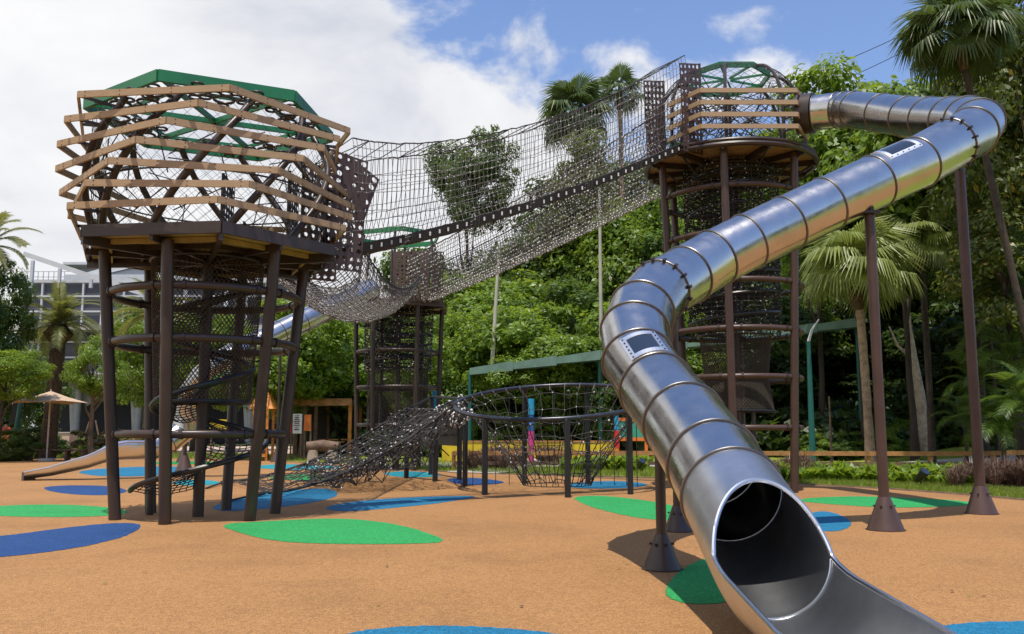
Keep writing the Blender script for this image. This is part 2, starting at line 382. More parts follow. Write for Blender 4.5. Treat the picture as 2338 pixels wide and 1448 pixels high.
PATCH = {   # outline pixels on the floor -> coloured rubber shapes
 'rubber_green': [
   [(490, 1197), (620, 1190), (760, 1183), (860, 1190), (940, 1205), (1037, 1238), (930, 1243), (760, 1243), (640, 1238), (560, 1222)],
   [(-60, 1160), (60, 1152), (180, 1153), (280, 1162), (300, 1174), (200, 1181), (60, 1181), (-60, 1176)],
   [(1300, 1135), (1370, 1131), (1480, 1143), (1560, 1160), (1610, 1180), (1570, 1190), (1480, 1187), (1400, 1172), (1340, 1155)],
   [(1515, 1360), (1525, 1330), (1570, 1290), (1650, 1262), (1740, 1270), (1790, 1310), (1740, 1360), (1640, 1380), (1560, 1380)],
   [(1840, 1137), (1960, 1133), (2080, 1137), (2190, 1143), (2240, 1152), (2150, 1158), (2020, 1160), (1900, 1152), (1820, 1145)]],
 'rubber_blue': [
   [(-200, 1240), (0, 1226), (150, 1205), (260, 1194), (330, 1196), (300, 1222), (200, 1248), (60, 1268), (-120, 1282)],
   [(95, 1112), (160, 1108), (260, 1110), (300, 1122), (250, 1132), (170, 1130), (110, 1122)],
   [(1010, 1094), (1070, 1090), (1130, 1096), (1160, 1102), (1110, 1108), (1050, 1108)], [(-40, 1082), (5, 1084), (-10, 1092), (-50, 1092)]],
 'rubber_sky': [
   [(484, 1155), (560, 1132), (660, 1120), (740, 1114), (775, 1124), (760, 1140), (650, 1158), (540, 1168), (490, 1166)],
   [(730, 1160), (800, 1146), (920, 1136), (1080, 1132), (1085, 1136), (1000, 1150), (880, 1162), (780, 1170)],
   [(1278, 1112), (1330, 1100), (1420, 1098), (1490, 1106), (1450, 1114), (1360, 1117)],
   [(1870, 1166), (1910, 1172), (1945, 1190), (1940, 1206), (1900, 1216), (1850, 1208), (1830, 1180)],
   [(740, 1460), (860, 1434), (1000, 1428), (1180, 1436), (1330, 1456), (1340, 1500), (700, 1500)],
   [(2090, 1442), (2180, 1424), (2338, 1418), (2500, 1424), (2560, 1500), (2100, 1500)],
   [(160, 1078), (250, 1068), (400, 1064), (440, 1072), (380, 1086), (240, 1090)]],
 'rubber_teal': [
   [(380, 1102), (440, 1094), (510, 1100), (490, 1108), (420, 1110)], [(870, 1080), (930, 1075), (1010, 1082), (1000, 1090), (900, 1090)],
   [(560, 1066), (640, 1059), (760, 1064), (800, 1070), (720, 1074), (620, 1072)]],
 'rubber_darkgreen': [[(600, 1090), (680, 1082), (780, 1084), (760, 1094), (650, 1098)], [(300, 1058), (420, 1052), (520, 1056), (440, 1062)]]}
for mname, lst in PATCH.items():
    for i, px in enumerate(lst):
        pts = smooth_poly([at_z(*p) for p in px], 4); pts = [p + V3(random.uniform(-1, 1), random.uniform(-1, 1), 0) * .012 for p in pts]
        sheet(mname.replace('rubber_', '') .replace('darkgreen', 'green').replace('sky', 'light_blue') + '_patch', pts, .004, mname, floor)
# path beyond the lawn, planting bed, far terrace
def strip(name, a, b_, z, mat):     # two polylines of world points
    mb = MB(); n = len(a)
    mb.add([(p[0], p[1], gz(p[0], p[1]) + z) for p in a] + [(p[0], p[1], gz(p[0], p[1]) + z) for p in b_], [(i, i + 1, n + i + 1, n + i) for i in range(n - 1)])
    return tag(mb.build(name, mat), kind='structure')
xs_ = np.linspace(-6, 40, 47)
strip('path', [(x, 33.2 - .10 * max(x - 6, 0)) for x in xs_], [(x, 38.0 - .08 * max(x - 6, 0)) for x in xs_], .012, 'concrete')
strip('planting_bed', [at_z(1715, 1103)[:2], at_z(1860, 1094)[:2], at_z(2030, 1106)[:2], at_z(2200, 1118)[:2], at_z(2420, 1134)[:2]], [at_z(1715, 1082)[:2], at_z(1860, 1079)[:2], at_z(2030, 1082)[:2], at_z(2200, 1086)[:2], at_z(2420, 1094)[:2]], .006, 'soil')
strip('side_path', [at_z(1010, 1078)[:2], at_z(1080, 1072)[:2], at_z(1160, 1056)[:2], at_z(1240, 1043)[:2]], [at_z(1120, 1083)[:2], at_z(1180, 1077)[:2], at_z(1230, 1060)[:2], at_z(1280, 1045)[:2]], .016, 'concrete')
strip('terrace', [(-60, 50), (-40, 50), (-14, 50), (-9, 49)], [(-60, 78), (-40, 78), (-14, 78), (-9, 70)], .01, 'paving_pink')

# ------------------------------------------------------------------ tube slide (front)
TR = .38
def make_tube(parent, path, R, ringpts=None, wall=.008, n=40):
    """mitred straight sections between seam points + flange ring at each seam"""
    path = [Vector(p) for p in path]; k = len(path); frames = []; prev = None
    tg = [(path[min(i + 1, k - 1)] - path[i]).normalized() for i in range(k)]
    tg[-1] = (path[-1] - path[-2]).normalized()
    for i in range(k):
        t = (tg[i] + tg[max(i - 1, 0)]).normalized()
        u = t.cross(V3(0, 0, 1)).normalized(); q = u.cross(t).normalized()    # u sideways, q up
        frames.append((path[i], u, q, t))
    for i in range(k - 1):
        mb = MB(); vs = []
        for (p, u, q, t) in (frames[i], frames[i + 1]):
            for rr in (R, R - wall):
                vs += [p + (u * math.cos(2 * PI * j / n) + q * math.sin(2 * PI * j / n)) * rr for j in range(n)]
        fs = []
        for j in range(n):
            j2 = (j + 1) % n
            fs += [(j, 2 * n + j, 2 * n + j2, j2), (n + j, n + j2, 3 * n + j2, 3 * n + j)]
        mb.add(vs, fs); mb.build('tube_section', 'steel', parent, True)
    for i in range(k):
        p, u, q, t = frames[i]; mb = MB()
        for off in (0,):
            mb.tube([p + t * off + (u * math.cos(2 * PI * j / 48) + q * math.sin(2 * PI * j / 48)) * (R + .006) for j in range(48)], .012, 8, True)
        mb.build('flange_ring', 'steel_ring', parent, True)
    return frames
seams = [(1860, 258, 19.72), (1911, 252, 19.45), (1932, 251, 19.22), (1953, 251, 18.88), (2014, 259, 17.9), (2072, 267, 17.0), (2120, 271, 16.2), (2170, 273, 15.4), (2208, 274, 14.75), (2234, 281, 14.25), (2219, 302, 13.72), (2172, 329, 13.38), (2095, 372, 13.0), (1998, 415, 12.72), (1888, 466, 12.45), (1797, 510, 12.23), (1707, 552, 12.0), (1633, 589, 11.80), (1568, 628, 11.5), (1508, 662, 11.05), (1466, 710, 10.5), (1450, 757, 10.05), (1456, 821, 9.6), (1498, 885, 9.1), (1562, 964, 8.2), (1629, 1059, 7.35), (1672, 1132, 6.75)]
sl = thing('tube_slide', 'winding stainless steel tube slide with open half-pipe exit descending from the tall round-deck tower', 'slide', (1.64, 6.86, 0))
fr = make_tube(sl, [at_d(*s) for s in seams], TR)
# mouth: last tube section cut on a slant, then the open half-pipe exit
p0, u0, q0, t0 = fr[-1]
def exit_chute(parent, p0, t0, R, L1, L2, n=48, wall=.01):
    pathz = []; M = 26
    down = Vector((t0.x, t0.y, 0)).normalized()
    slope0 = math.atan2(-t0.z, Vector((t0.x, t0.y)).length)
    p = p0.copy(); pts = [p.copy()]; dl = (L1 + L2) / M; 
    for i in range(M):
        s_ = (i + .5) * dl; sl_ = slope0 * (.96 if s_ < L1 * .85 else .96 * max(0, 1 - (s_ - L1 * .85) / .55)) + math.radians(.8)
        p = p + down * math.cos(sl_) * dl - V3(0, 0, 1) * math.sin(sl_) * dl; pts.append(p.copy())
    u = down.cross(V3(0, 0, 1)).normalized()
    # half angle of wall kept (from the bottom): full circle near p0, slanting open to side height
    S0 = .58
    def keep(s_):
        if s_ <= S0: return PI
        if s_ < L1: h = (L1 - s_) / (L1 - S0); return math.radians(96) + (PI - math.radians(96)) * (math.acos(-h) - PI / 2) / (PI / 2)
        k = min(1, (s_ - L1) / L2); return math.radians(96 - 26 * k)
    rows = []; rim = [[], []]
    S = [i * dl for i in range(M + 1)]
    fine = sorted(set(S + list(S0 + (L1 - S0) * np.linspace(0, 1, 44) ** 2)))
    def pos(s_):
        i = min(int(s_ / dl), M - 1); f_ = s_ / dl - i; return pts[i].lerp(pts[i + 1], f_), (pts[i + 1] - pts[i]).normalized()
    mb = MB(); vs = []; fs = []
    for s_ in fine:
        c, t = pos(s_); q = u.cross(t).normalized(); a = keep(s_); fl = 1 + .17 * sst(L1 * .7, L1 + L2, s_)
        for rr in (R, R - wall):
            for j in range(n + 1):
                th = -PI / 2 - a + 2 * a * j / n
                vs.append(c + u * math.cos(th) * rr * fl + q * math.sin(th) * rr)
        rim[0].append(c + u * math.cos(-PI / 2 - a) * R * fl + q * math.sin(-PI / 2 - a) * R); rim[1].append(c + u * math.cos(-PI / 2 + a) * R * fl + q * math.sin(-PI / 2 + a) * R)
    W = 2 * (n + 1)
    for i in range(len(fine) - 1):
        for j in range(n):
            a = i * W + j; b_ = a + W
            fs += [(a, b_, b_ + 1, a + 1), (a + n + 1, a + n + 2, b_ + n + 2, b_ + n + 1)]
    mb.add(vs, fs); ch = mb.build('exit_chute', 'steel_worn', parent, True)
    k0 = next(i for i, s_ in enumerate(fine) if s_ >= S0)
    mr_ = MB(); mr_.tube(rim[0][k0:][::-1] + rim[1][k0 + 1:], .016, 8); mr_.build('rim', 'steel_edge', ch, True)
    c, t = pos(L1); q = u.cross(t).normalized()
    mj = MB(); mj.tube([c + u * math.cos(th) * (R - wall - .002) + q * math.sin(th) * (R - wall - .002) for th in np.linspace(-PI / 2 - math.radians(95), -PI / 2 + math.radians(95), 40)], .006, 5)
    mj.build('joint_seam', 'steel_edge', ch, True)
    c, t = pos(L1 + L2)
    for s_ in (-.2, .2): mf = MB(); mf.beam((c.x + s_, c.y, .0), (c.x + s_, c.y, c.z - R * .8), .06, .06); mf.build('foot', 'brown_steel', parent)
    return pos
for p_, u_, q_, t_ in fr[-4:]:      # weld lines seen inside the mouth
    mb = MB(); mb.tube([p_ + (u_ * math.cos(2 * PI * j / 40) + q_ * math.sin(2 * PI * j / 40)) * (TR - .009) for j in range(40)], .004, 5, True); mb.build('weld_line', 'steel_edge', sl, True)
exit_chute(sl, p0, t0, TR, 1.04, 2.7)
# collar where the slide leaves the tower
mb = MB(); a = at_d(*seams[0]); d_ = (at_d(*seams[1]) - a).normalized(); mb.tube([a - d_ * .35, a - d_ * .02], .44, 28); mb.build('collar', 'brown_steel', sl, True)
# two windows with bolted frames
def slide_window(i0, ang, parent):
    a = Vector(fr[i0][0]); b_ = Vector(fr[i0 + 1][0]); t = (b_ - a).normalized(); ln = (b_ - a).length
    u = t.cross(V3(0, 0, 1)).normalized(); q = u.cross(t)
    def cp(s_, th, r): return a + t * s_ + (u * math.cos(th) + q * math.sin(th)) * r
    s0, s1, th0, th1 = ln * .14, ln * .86, ang - .52, ang + .52; r = TR + .012; mb = MB(); K = 8
    for (sa, sb, ta, tb) in ((s0, s1, th0, th0 + .16), (s0, s1, th1 - .16, th1), (s0, s0 + .065, th0 + .16, th1 - .16), (s1 - .065, s1, th0 + .16, th1 - .16)):
        for j in range(K):
            x0 = ta + (tb - ta) * j / K; x1 = ta + (tb - ta) * (j + 1) / K
            mb.hexa([cp(sa, x0, TR - .002), cp(sb, x0, TR - .002), cp(sb, x1, TR - .002), cp(sa, x1, TR - .002), cp(sa, x0, r), cp(sb, x0, r), cp(sb, x1, r), cp(sa, x1, r)])
    wo = mb.build('window', 'steel_light', parent)
    mb = MB(); rg = TR + .005
    for j in range(12):
        x0 = th0 + .16 + (th1 - th0 - .32) * j / 12; x1 = th0 + .16 + (th1 - th0 - .32) * (j + 1) / 12
        mb.add([cp(s0 + .065, x0, rg), cp(s1 - .065, x0, rg), cp(s1 - .065, x1, rg), cp(s0 + .065, x1, rg)], [(0, 1, 2, 3)])
    mb.build('pane', 'tinted_glass', wo, True)
    mb = MB()
    for k in range(6):
        for th in (th0 + .08, th1 - .08): c = cp(s0 + .03 + (s1 - s0 - .06) * k / 5, th, r); mb.box(c, (.016, .016, .016))
    mb.build('bolt', 'brown_dark', wo)
slide_window(12, math.radians(118), sl)
slide_window(22, math.radians(72), sl)
# clamps with bolt heads on two seams
for i in (11, 19):
    p, u, q, t = fr[i]; mb = MB()
    for j in range(16): th = 2 * PI * j / 16; mb.beam(p - t * .03 + (u * math.cos(th) + q * math.sin(th)) * (TR + .024), p + t * .03 + (u * math.cos(th) + q * math.sin(th)) * (TR + .024), .035, .024, (u * math.cos(th) + q * math.sin(th)))
    mb.build('bolted_clamp', 'brown_dark', sl)
def slide_pole(x, y, zt, r, label, mat='brown_steel_red', cr0=.24, ch=.44):
    o = thing('support_pole', label, 'pole', (x, y, 0), 'poles under the tube slide')
    mb = MB(); mb.tube([(x, y, 0), (x, y, zt)], r, 20); mb.build('shaft', mat, o, True)
    mb = MB(); mb.tube([(x, y, 0), (x, y, ch)], [cr0, r * 1.12], 32, False, False); c = mb.build('base_cone', mat, o, True)
    mb = MB(); mb.tube([(x, y, .0), (x, y, .012)], cr0 + .012, 32); mb.build('base_plate', mat, o, True)
    mb = MB(); mb.box((x, y, zt + .02), (r * 3.4, r * 3.4, .04)); mb.box((x, y, zt + .07), (.05, r * 3, .14)); mb.build('bracket', 'brown_dark', o)
    mb = MB()
    for k in range(6): mb.box((x + (r * 1.5 + .03) * math.cos(k), y + (r * 1.5 + .03) * math.sin(k), ch * .72), (.025, .025, .02))
    mb.build('bolt', 'brown_dark', c)
def tube_bottom(x, y):      # height of the tube's underside above a spot
    best = min(((Vector(fr[i][0]).lerp(Vector(fr[i + 1][0]), k / 10)) for i in range(len(fr) - 1) for k in range(11)), key=lambda p: (p.x - x) ** 2 + (p.y - y) ** 2)
    return best
for px, py, r, lab in ((2040, 1213, .068, 'tall brown pole with cone base carrying the straight run of the tube slide'), (2236, 1173, .082, 'tallest brown pole with cone base under the outer bend of the tube slide')):
    g = at_z(px, py); b_ = tube_bottom(g.x, g.y); x, y = (g.x + b_.x * 1) / 2, (g.y + b_.y) / 2; b2_ = tube_bottom(x, y)
    dd = math.hypot(b2_.x - x, b2_.y - y); slide_pole(x, y, b2_.z - math.sqrt(max(.02, TR ** 2 - min(dd, .3) ** 2)) - .06, r, lab)
for px, py, r, lab in ((1499, 1300, .05, 'short brown pole with cone base near the open slide exit'), (1522, 1213, .06, 'brown pole with cone base below the lower bend of the tube slide')):
    g = at_z(px, py); b_ = tube_bottom(g.x, g.y); x, y = g.x * .6 + b_.x * .4, g.y; b2_ = tube_bottom(x, y); dd = math.hypot(b2_.x - x, b2_.y - y)
    slide_pole(x, y, b2_.z - math.sqrt(max(.03, TR ** 2 - min(dd, .34) ** 2)) - .05, r, lab, 'brown_steel', .185, .33)

# ------------------------------------------------------------------ climbing towers
def pol(c, R, a, z): return V3(c[0] + R * math.cos(a), c[1] + R * math.sin(a), z)
def tower_frame(o, c, r0, r1, zd, a0, rings, pr_=.075, centre=True, rr=.055, mat='brown_steel', over=.0):
    posts = []
    for k in range(6):
        a = a0 + k * PI / 3; mb = MB(); p, q = pol(c, r0, a, 0), pol(c, r1, a, zd - .04)
        mb.tube([p, q], pr_, 14); mb.build('post', mat, o, True); posts.append((p, q))
    for z in rings:
        r = r0 + (r1 - r0) * z / zd - pr_ * .55; mb = MB(); mb.ring((c[0], c[1], z), r, rr, 48, 10); ro = mb.build('ring_rail', mat, o, True)
        mb = MB()
        for k in range(6):
            for s_ in (-.16, .16):
                a = a0 + k * PI / 3 + s_; mb.tube([pol(c, r, a - .02, z), pol(c, r, a + .02, z)], rr * 1.25, 10)
        mb.build('clamp', 'brown_dark', ro)
    if centre:
        mb = MB(); mb.tube([(c[0], c[1], 0), (c[0], c[1], zd)], .085, 14); mb.build('centre_post', mat, o, True)
def helix_net(o, c, r, z0, z1, turns, a0, name='spiral_net', rope='rope', ns=9, width=None, beadsize=.0, rin=.09):
    n = int(turns * 34); G = []
    for i in range(n + 1):
        a = a0 + turns * 2 * PI * i / n; z = z0 + (z1 - z0) * i / n
        G.append([tuple(pol(c, rin + (r - rin) * j / ns, a, z - .07 * math.sin(PI * j / ns))) for j in range(ns + 1)])
    so_ = ropes(name, grid_segs(G), .009, rope, o)
    mb = MB(); mb.tube([g[-1] for g in G], .042, 8); mb.build('spiral_edge', 'black_steel', so_, True)
    if beadsize: beads('knot', np.array(G)[::2, 1::2].reshape(-1, 3), beadsize, 'bead', so_)

# --- tower A: hexagonal plank cage
cA = (-4.83, 14.08); zA = 4.05
TA = thing('climbing_tower', 'brown climbing tower with hexagonal cage of twisted tan planks on splayed legs', 'climbing tower', (*cA, 0), 'climbing towers joined by net bridges')
aA = math.radians(-93)
tower_frame(TA, cA, 1.17, 1.52, zA, aA, (1.26, 2.63, 3.38), .088, True, .062)
# deck: boards under a rim, radial beams
hexA = [pol(cA, 2.06, math.radians(-67 + 60 * k), 0) for k in range(6)]
mb = MB(); mb.disc([pol(cA, 1.98, math.radians(-67 + 60 * k), 0) for k in range(6)], zA + .015, zA + .055); mb.build('deck', 'olive_board', TA)
for k in range(6):
    a_, b_ = hexA[k], hexA[(k + 1) % 6]; mb = MB(); mb.beam((a_.x, a_.y, zA + .06), (b_.x, b_.y, zA + .06), .05, .17); mb.build('rim_board', 'brown_steel', TA)
    mb = MB(); m1 = (a_ + b_) / 2; mb.beam((cA[0], cA[1], zA - .06), (a_.x, a_.y, zA - .06), .06, .14); mb.build('deck_beam', 'brown_dark', TA)
    mb = MB(); mb.beam((cA[0], cA[1], zA - .045), (m1.x, m1.y, zA - .045), .05, .10); mb.build('deck_beam', 'brown_dark', TA)
    for f_ in (.55, .8):
        p_ = Vector((*cA, 0)).lerp(a_, f_); q_ = Vector((*cA, 0)).lerp(b_, f_); mb = MB(); mb.beam((p_.x, p_.y, zA - .03), (q_.x, q_.y, zA - .03), .04, .07); mb.build('deck_joist', 'olive_board' if f_ > .7 else 'brown_dark', TA)
# twisted plank rows (top row first); the corners turn from row to row
RP, Z0, DZ, TW, TH0 = 2.254, 6.052, .2675, -.1818, .935
dirC = math.atan2(20.5 - cA[1], 5.1 - cA[0]); dirB = math.radians(63)
for i in range(7):
    th = TH0 + TW * i; z = Z0 - DZ * i
    for k in range(6):
        a_, b_ = pol(cA, RP, th + k * PI / 3, z), pol(cA, RP, th + (k + 1) * PI / 3, z)
        mid = math.atan2((a_ + b_).y / 2 - cA[1], (a_ + b_).x / 2 - cA[0])
        dm = abs((mid - math.radians(50) + PI) % (2 * PI) - PI)
        if dm < math.radians(28) and i > 0: continue            # door side
        if i < 4 and dm < math.radians(100) and mid > math.radians(60): continue
        if dm < math.radians(50) and i > 0: 
            d0 = abs((math.atan2(a_.y - cA[1], a_.x - cA[0]) - math.radians(50) + PI) % (2 * PI) - PI); d1 = abs((math.atan2(b_.y - cA[1], b_.x - cA[0]) - math.radians(50) + PI) % (2 * PI) - PI)
            if d0 < d1: a_ = a_.lerp(b_, .45)
            else: b_ = b_.lerp(a_, .45)
        t_ = (b_ - a_).normalized(); mb = MB(); mb.beam(a_ + t_ * .004, b_ - t_ * .004, .032, .097)
        ob = mb.mesh('plank', False, ('plank',)); po = link('plank', ob, TA)
        nrm = t_.cross(V3(0, 0, 1)); nb = MB()
        for f_ in (.05, .28, .62, .95):
            c_ = a_.lerp(b_, f_)
            for s_ in (-1, 1):
                nb.tube([c_ + V3(0, 0, .03 * s_) - nrm * .018 * 1.0, c_ + V3(0, 0, .03 * s_) + nrm * .019], .009, 6)
        nb.build('bolt', 'brown_dark', po)
# curved ribs that follow the twist, brackets from rib to plank, and fine wire mesh
def ribA(a, f):     # f 0..1 from deck to roof
    z = zA + .1 + (6.22 - zA - .1) * f; R = 1.66 + .28 * math.sin(PI * min(1, f * 1.05)) * .6 + .05 * f - .25 * max(0, f - .75) * 2
    return pol(cA, R, a + .85 * f, z)
NR = 10
for k in range(NR):
    a = math.radians(-100) + 2 * PI * k / NR
    mb = MB(); mb.tube([ribA(a, i / 14) for i in range(15)], .055, 10); ro = mb.build('rib', 'brown_steel', TA, True)
    mb = MB()
    for i in range(7):
        z = Z0 - DZ * i; f = (z - zA - .1) / (6.22 - zA - .1)
        if 0 < f < 1:
            p = ribA(a, f); aa = math.atan2(p.y - cA[1], p.x - cA[0]); th = TH0 + TW * i
            rel = (aa - th) % (PI / 3) - PI / 6; Rp = RP * math.cos(PI / 6) / math.cos(rel) - .02
            if abs((aa - math.radians(50) + PI) % (2 * PI) - PI) < math.radians(36) and i > 0: continue
            mb.beam(p, pol(cA, Rp, aa, z), .022, .045)
    mb.build('bracket', 'brown_dark', ro)
ropes('wire_mesh', diamond_cyl(cA, 1.72, 1.80, zA + .1, 6.1, 54, 20), .0032, 'rope_fine', TA)
for z, R in ((zA + .95, 1.78), (zA + .5, 1.74)):
    mb = MB(); mb.ring((cA[0], cA[1], z), R, .014, 40, 6); mb.build('hand_rope', 'rope', TA, True)
# inner climbing ropes criss-crossing in the cage
sg = []
for k in range(46):
    a1, a2 = rng.random(2) * 2 * PI; z1, z2 = zA + .1 + rng.random() * 1.9, zA + .1 + rng.random() * 1.9
    sg.append((pol(cA, 1.65, a1, z1), pol(cA, 1.65, a1 + (rng.random() - .5) * 1.8, z2)))
ropes('cage_ropes', sg, .011, 'rope', TA)
# green roof frame with leaf rings
roA = MB(); RR, zR, thR = 1.91, 6.30, math.radians(24.6)
roof = None
for k in range(6):
    a_, b_ = pol(cA, RR, thR + k * PI / 3, zR), pol(cA, RR, thR + (k + 1) * PI / 3, zR); mb = MB(); mb.beam(a_, b_, .06, .17)
    if roof is None: roof = mb.build('roof_frame', 'green_steel', TA)
    else: mb.build('roof_frame', 'green_steel', TA)
    m = (a_ + b_) / 2
    mb = MB(); mb.beam(a_, (cA[0], cA[1], zR), .05, .08); mb.build('roof_spoke', 'green_steel', TA)
    for f_ in (.7,):
        p_ = Vector((*cA, zR)).lerp(a_, f_); q_ = Vector((*cA, zR)).lerp(b_, f_); mb = MB(); mb.beam(p_, q_, .03, .06); mb.build('roof_bar', 'green_steel', TA)
    mb = MB()
    for j in range(3):
        aa = thR + (k + .22 + .28 * j) * PI / 3; cc = pol(cA, 1.45 - .25 * (j % 2), aa, zR - .05)
        mb.ring(cc, .15, .022, 18, 6)
        for q_ in range(4): mb.ring(pol((cc.x, cc.y), .27, q_ * PI / 2 + .4, zR - .05), .085, .02, 12, 5)
    mb.build('roof_leaf', 'brown_dark', TA, True)
# perforated door panels beside the net bridges
def door_panel(o, c, ang, half, R, z0, z1, nu, nv, out=0.45, hole=.33, mat='panel_brown', holes=None):
    for s_ in (-1, 1):
        a = ang + s_ * half; p = pol(c, R, a, z0); q = pol(c, R, a, z1)
        d = V3(math.cos(ang), math.sin(ang), 0)
        perforated('perforated_panel', [p - d * out * .3, p + d * out, q + d * out * 1.15 + V3(0, 0, -.12), q - d * out * .3], nu, nv, mat, o, hole, holes)
        mb = MB(); mb.tube([p - d * out * .3, q - d * out * .3], .03, 8); mb.build('door_post', 'brown_steel', o, True)
door_panel(TA, cA, dirC, math.radians(17), 1.95, zA - .1, zA + 1.95, 5, 14, .5)
door_panel(TA, cA, dirB + .35, math.radians(19), 1.92, zA - .1, zA + 1.9, 5, 14, .35)
perforated('perforated_panel', [pol(cA, 1.88, math.radians(2), zA + .1), pol(cA, 1.88, math.radians(20), zA + .1), pol(cA, 1.95, math.radians(24), zA + 1.5), pol(cA, 1.95, math.radians(8), zA + 1.5)], 6, 12, 'panel_brown', TA, .33)
pd = pol(cA, 2.35, dirC - .25, zA + 1.5)
u_ = V3(math.cos(dirC), math.sin(dirC), 0)
perforated('gable_plate', [pd - u_ * .35 - V3(0, 0, .55), pd + u_ * .1 - V3(0, 0, .75), pd + u_ * .38 + V3(0, 0, .05), pd - u_ * .25 + V3(0, 0, .42)], 4, 6, 'panel_brown', TA, .3, lambda i, j: (i + j) % 3 == 0)
# mesh tube and spiral climb inside the legs
ropes('mesh_tube', diamond_cyl(cA, .72, .86, 1.75, zA - .05, 72, 50), .0062, 'rope_brown', TA)
def hoops(o, c, lst):
    for z, R, r in lst: mb = MB(); mb.ring((c[0], c[1], z), R, r, 36, 8); mb.build('mesh_hoop', 'black_steel', o, True)
hoops(TA, cA, ((1.75, .72, .03), (zA - .1, .86, .03)))
helix_net(TA, cA, .98, .42, 1.5, .72, math.radians(205), beadsize=.012)
helix_net(TA, cA, .74, 1.5, 3.9, 1.9, math.radians(150), ns=8)
mb = MB(); p_ = at_z(341, 1176); mb.tube([p_, p_ + V3(0, 0, .52)], .055, 12); mb.build('step_post', 'brown_steel', TA, True)

# --- tower C: tall, round deck, domed cage
cC = (5.12, 20.5); zC = 7.45
TC = thing('climbing_tower', 'tallest brown climbing tower with round deck and domed rib cage', 'climbing tower', (*cC, 0), 'climbing towers joined by net bridges')
aC = math.radians(-108)
tower_frame(TC, cC, 1.36, 1.68, zC, aC, (1.38, 2.47, 3.51, 4.55, 5.6, 6.62), .085, True, .062, 'brown_steel_red')
n = 40
mb = MB(); mb.disc([pol(cC, 1.88, 2 * PI * k / n, 0) for k in range(n)], zC + .01, zC + .05); mb.build('deck', 'deck_board', TC)
for z, R, r in ((zC - .03, 1.94, .06), (zC + .07, 1.93, .045)): mb = MB(); mb.ring((cC[0], cC[1], z), R, r, 48, 8); mb.build('deck_rim', 'brown_steel', TC, True)
for k in range(12):
    mb = MB(); mb.beam(pol(cC, .8, aC + k * PI / 6, zC - .06), pol(cC, 1.93, aC + k * PI / 6, zC - .06), .06, .13); mb.build('deck_beam', 'brown_dark', TC)
mb = MB(); mb.ring((cC[0], cC[1], zC - .1), .85, .05, 36, 8); mb.build('deck_ring', 'brown_dark', TC, True)
for k in range(12):      # under-deck skirt straps
    mb = MB(); mb.beam(pol(cC, 1.92, aC + k * PI / 6, zC - .05), pol(cC, 1.3, aC + k * PI / 6, zC - .42), .03, .04); mb.build('strut', 'brown_dark', TC)
# dome ribs
def ribC(a, f):
    if f < .45: return pol(cC, 1.72 - .02 * f, a, zC + f / .45 * .95)
    g = (f - .45) / .55; return pol(cC, .92 + .79 * math.cos(g * PI / 2), a, zC + .95 + 1.2 * math.sin(g * PI / 2))
for k in range(8):
    a = math.radians(-112.5) + k * PI / 4 + .12; mb = MB(); mb.tube([ribC(a, i / 18) for i in range(19)], .038, 8); mb.build('rib', 'brown_steel', TC, True)
zt = zC + 2.15
for k in range(8):
    a = math.radians(-112.5) + k * PI / 4 - .0; mb = MB(); mb.beam(pol(cC, .98, a, zt), pol(cC, .98, a + PI / 4, zt), .05, .13); mb.build('roof_frame', 'green_steel', TC)
    mb = MB(); mb.beam(pol(cC, .96, a, zt), pol(cC, .1, a, zt), .03, .05); mb.build('roof_spoke', 'green_steel', TC)
for k in range(3):
    mb = MB(); aa = math.radians(40 + 50 * k); mb.beam(pol(cC, 1.66, aa, zC + .95), pol(cC, 1.66, aa + .8, zC + .95), .04, .13); mb.build('green_bar', 'green_steel', TC)
# plank rows on the outer faces
for i in range(4):
    z = at_y(1720, 207 + 27.3 * i, 18.7).z
    corners = [pol(cC, 2.1, math.radians(-120 + 60 * k), z) for k in range(6)]
    for a_, b_ in ((corners[0], corners[1]), (corners[0], corners[0].lerp(corners[5], .52)), (corners[1], corners[1].lerp(corners[2], .42)), (corners[3], corners[4])):
        t_ = (b_ - a_).normalized(); mb = MB(); mb.beam(a_ + t_ * .003, b_, .034, .10); mb.build('plank', 'plank', TC)
for a in (-120, -100, -80, -60, -148, -38): 
    R0 = 1.72; mb = MB()
    for i in range(4):
        z = at_y(1720, 207 + 27.3 * i, 18.7).z; aa = math.radians(a); rel = (aa - math.radians(-120)) % (PI / 3) - PI / 6
        mb.beam(pol(cC, 1.68, aa, z), pol(cC, 2.1 * math.cos(PI / 6) / math.cos(rel) - .015, aa, z), .02, .04)
    mb.build('bracket', 'brown_dark', TC)
# dome mesh
G = [[tuple(ribC(2 * PI * i / 44 + .04 * (j % 2), .05 + .95 * j / 15)) for j in range(16)] for i in range(44)]
D = []
for i in range(44):
    for j in range(15): D += [(G[i][j], G[(i + 1) % 44][j + 1]), (G[(i + 1) % 44][j], G[i][j + 1])]
ropes('dome_mesh', D, .0055, 'rope_fine', TC)
sg = [(pol(cC, 1.0 * random.random() + .5, random.random() * 6.28, zC + .1 + 1.9 * random.random()), pol(cC, 1.5 * random.random(), random.random() * 6.28, zC + .5 + 1.5 * random.random())) for k in range(60)]
ropes('cage_ropes', sg, .014, 'rope', TC)
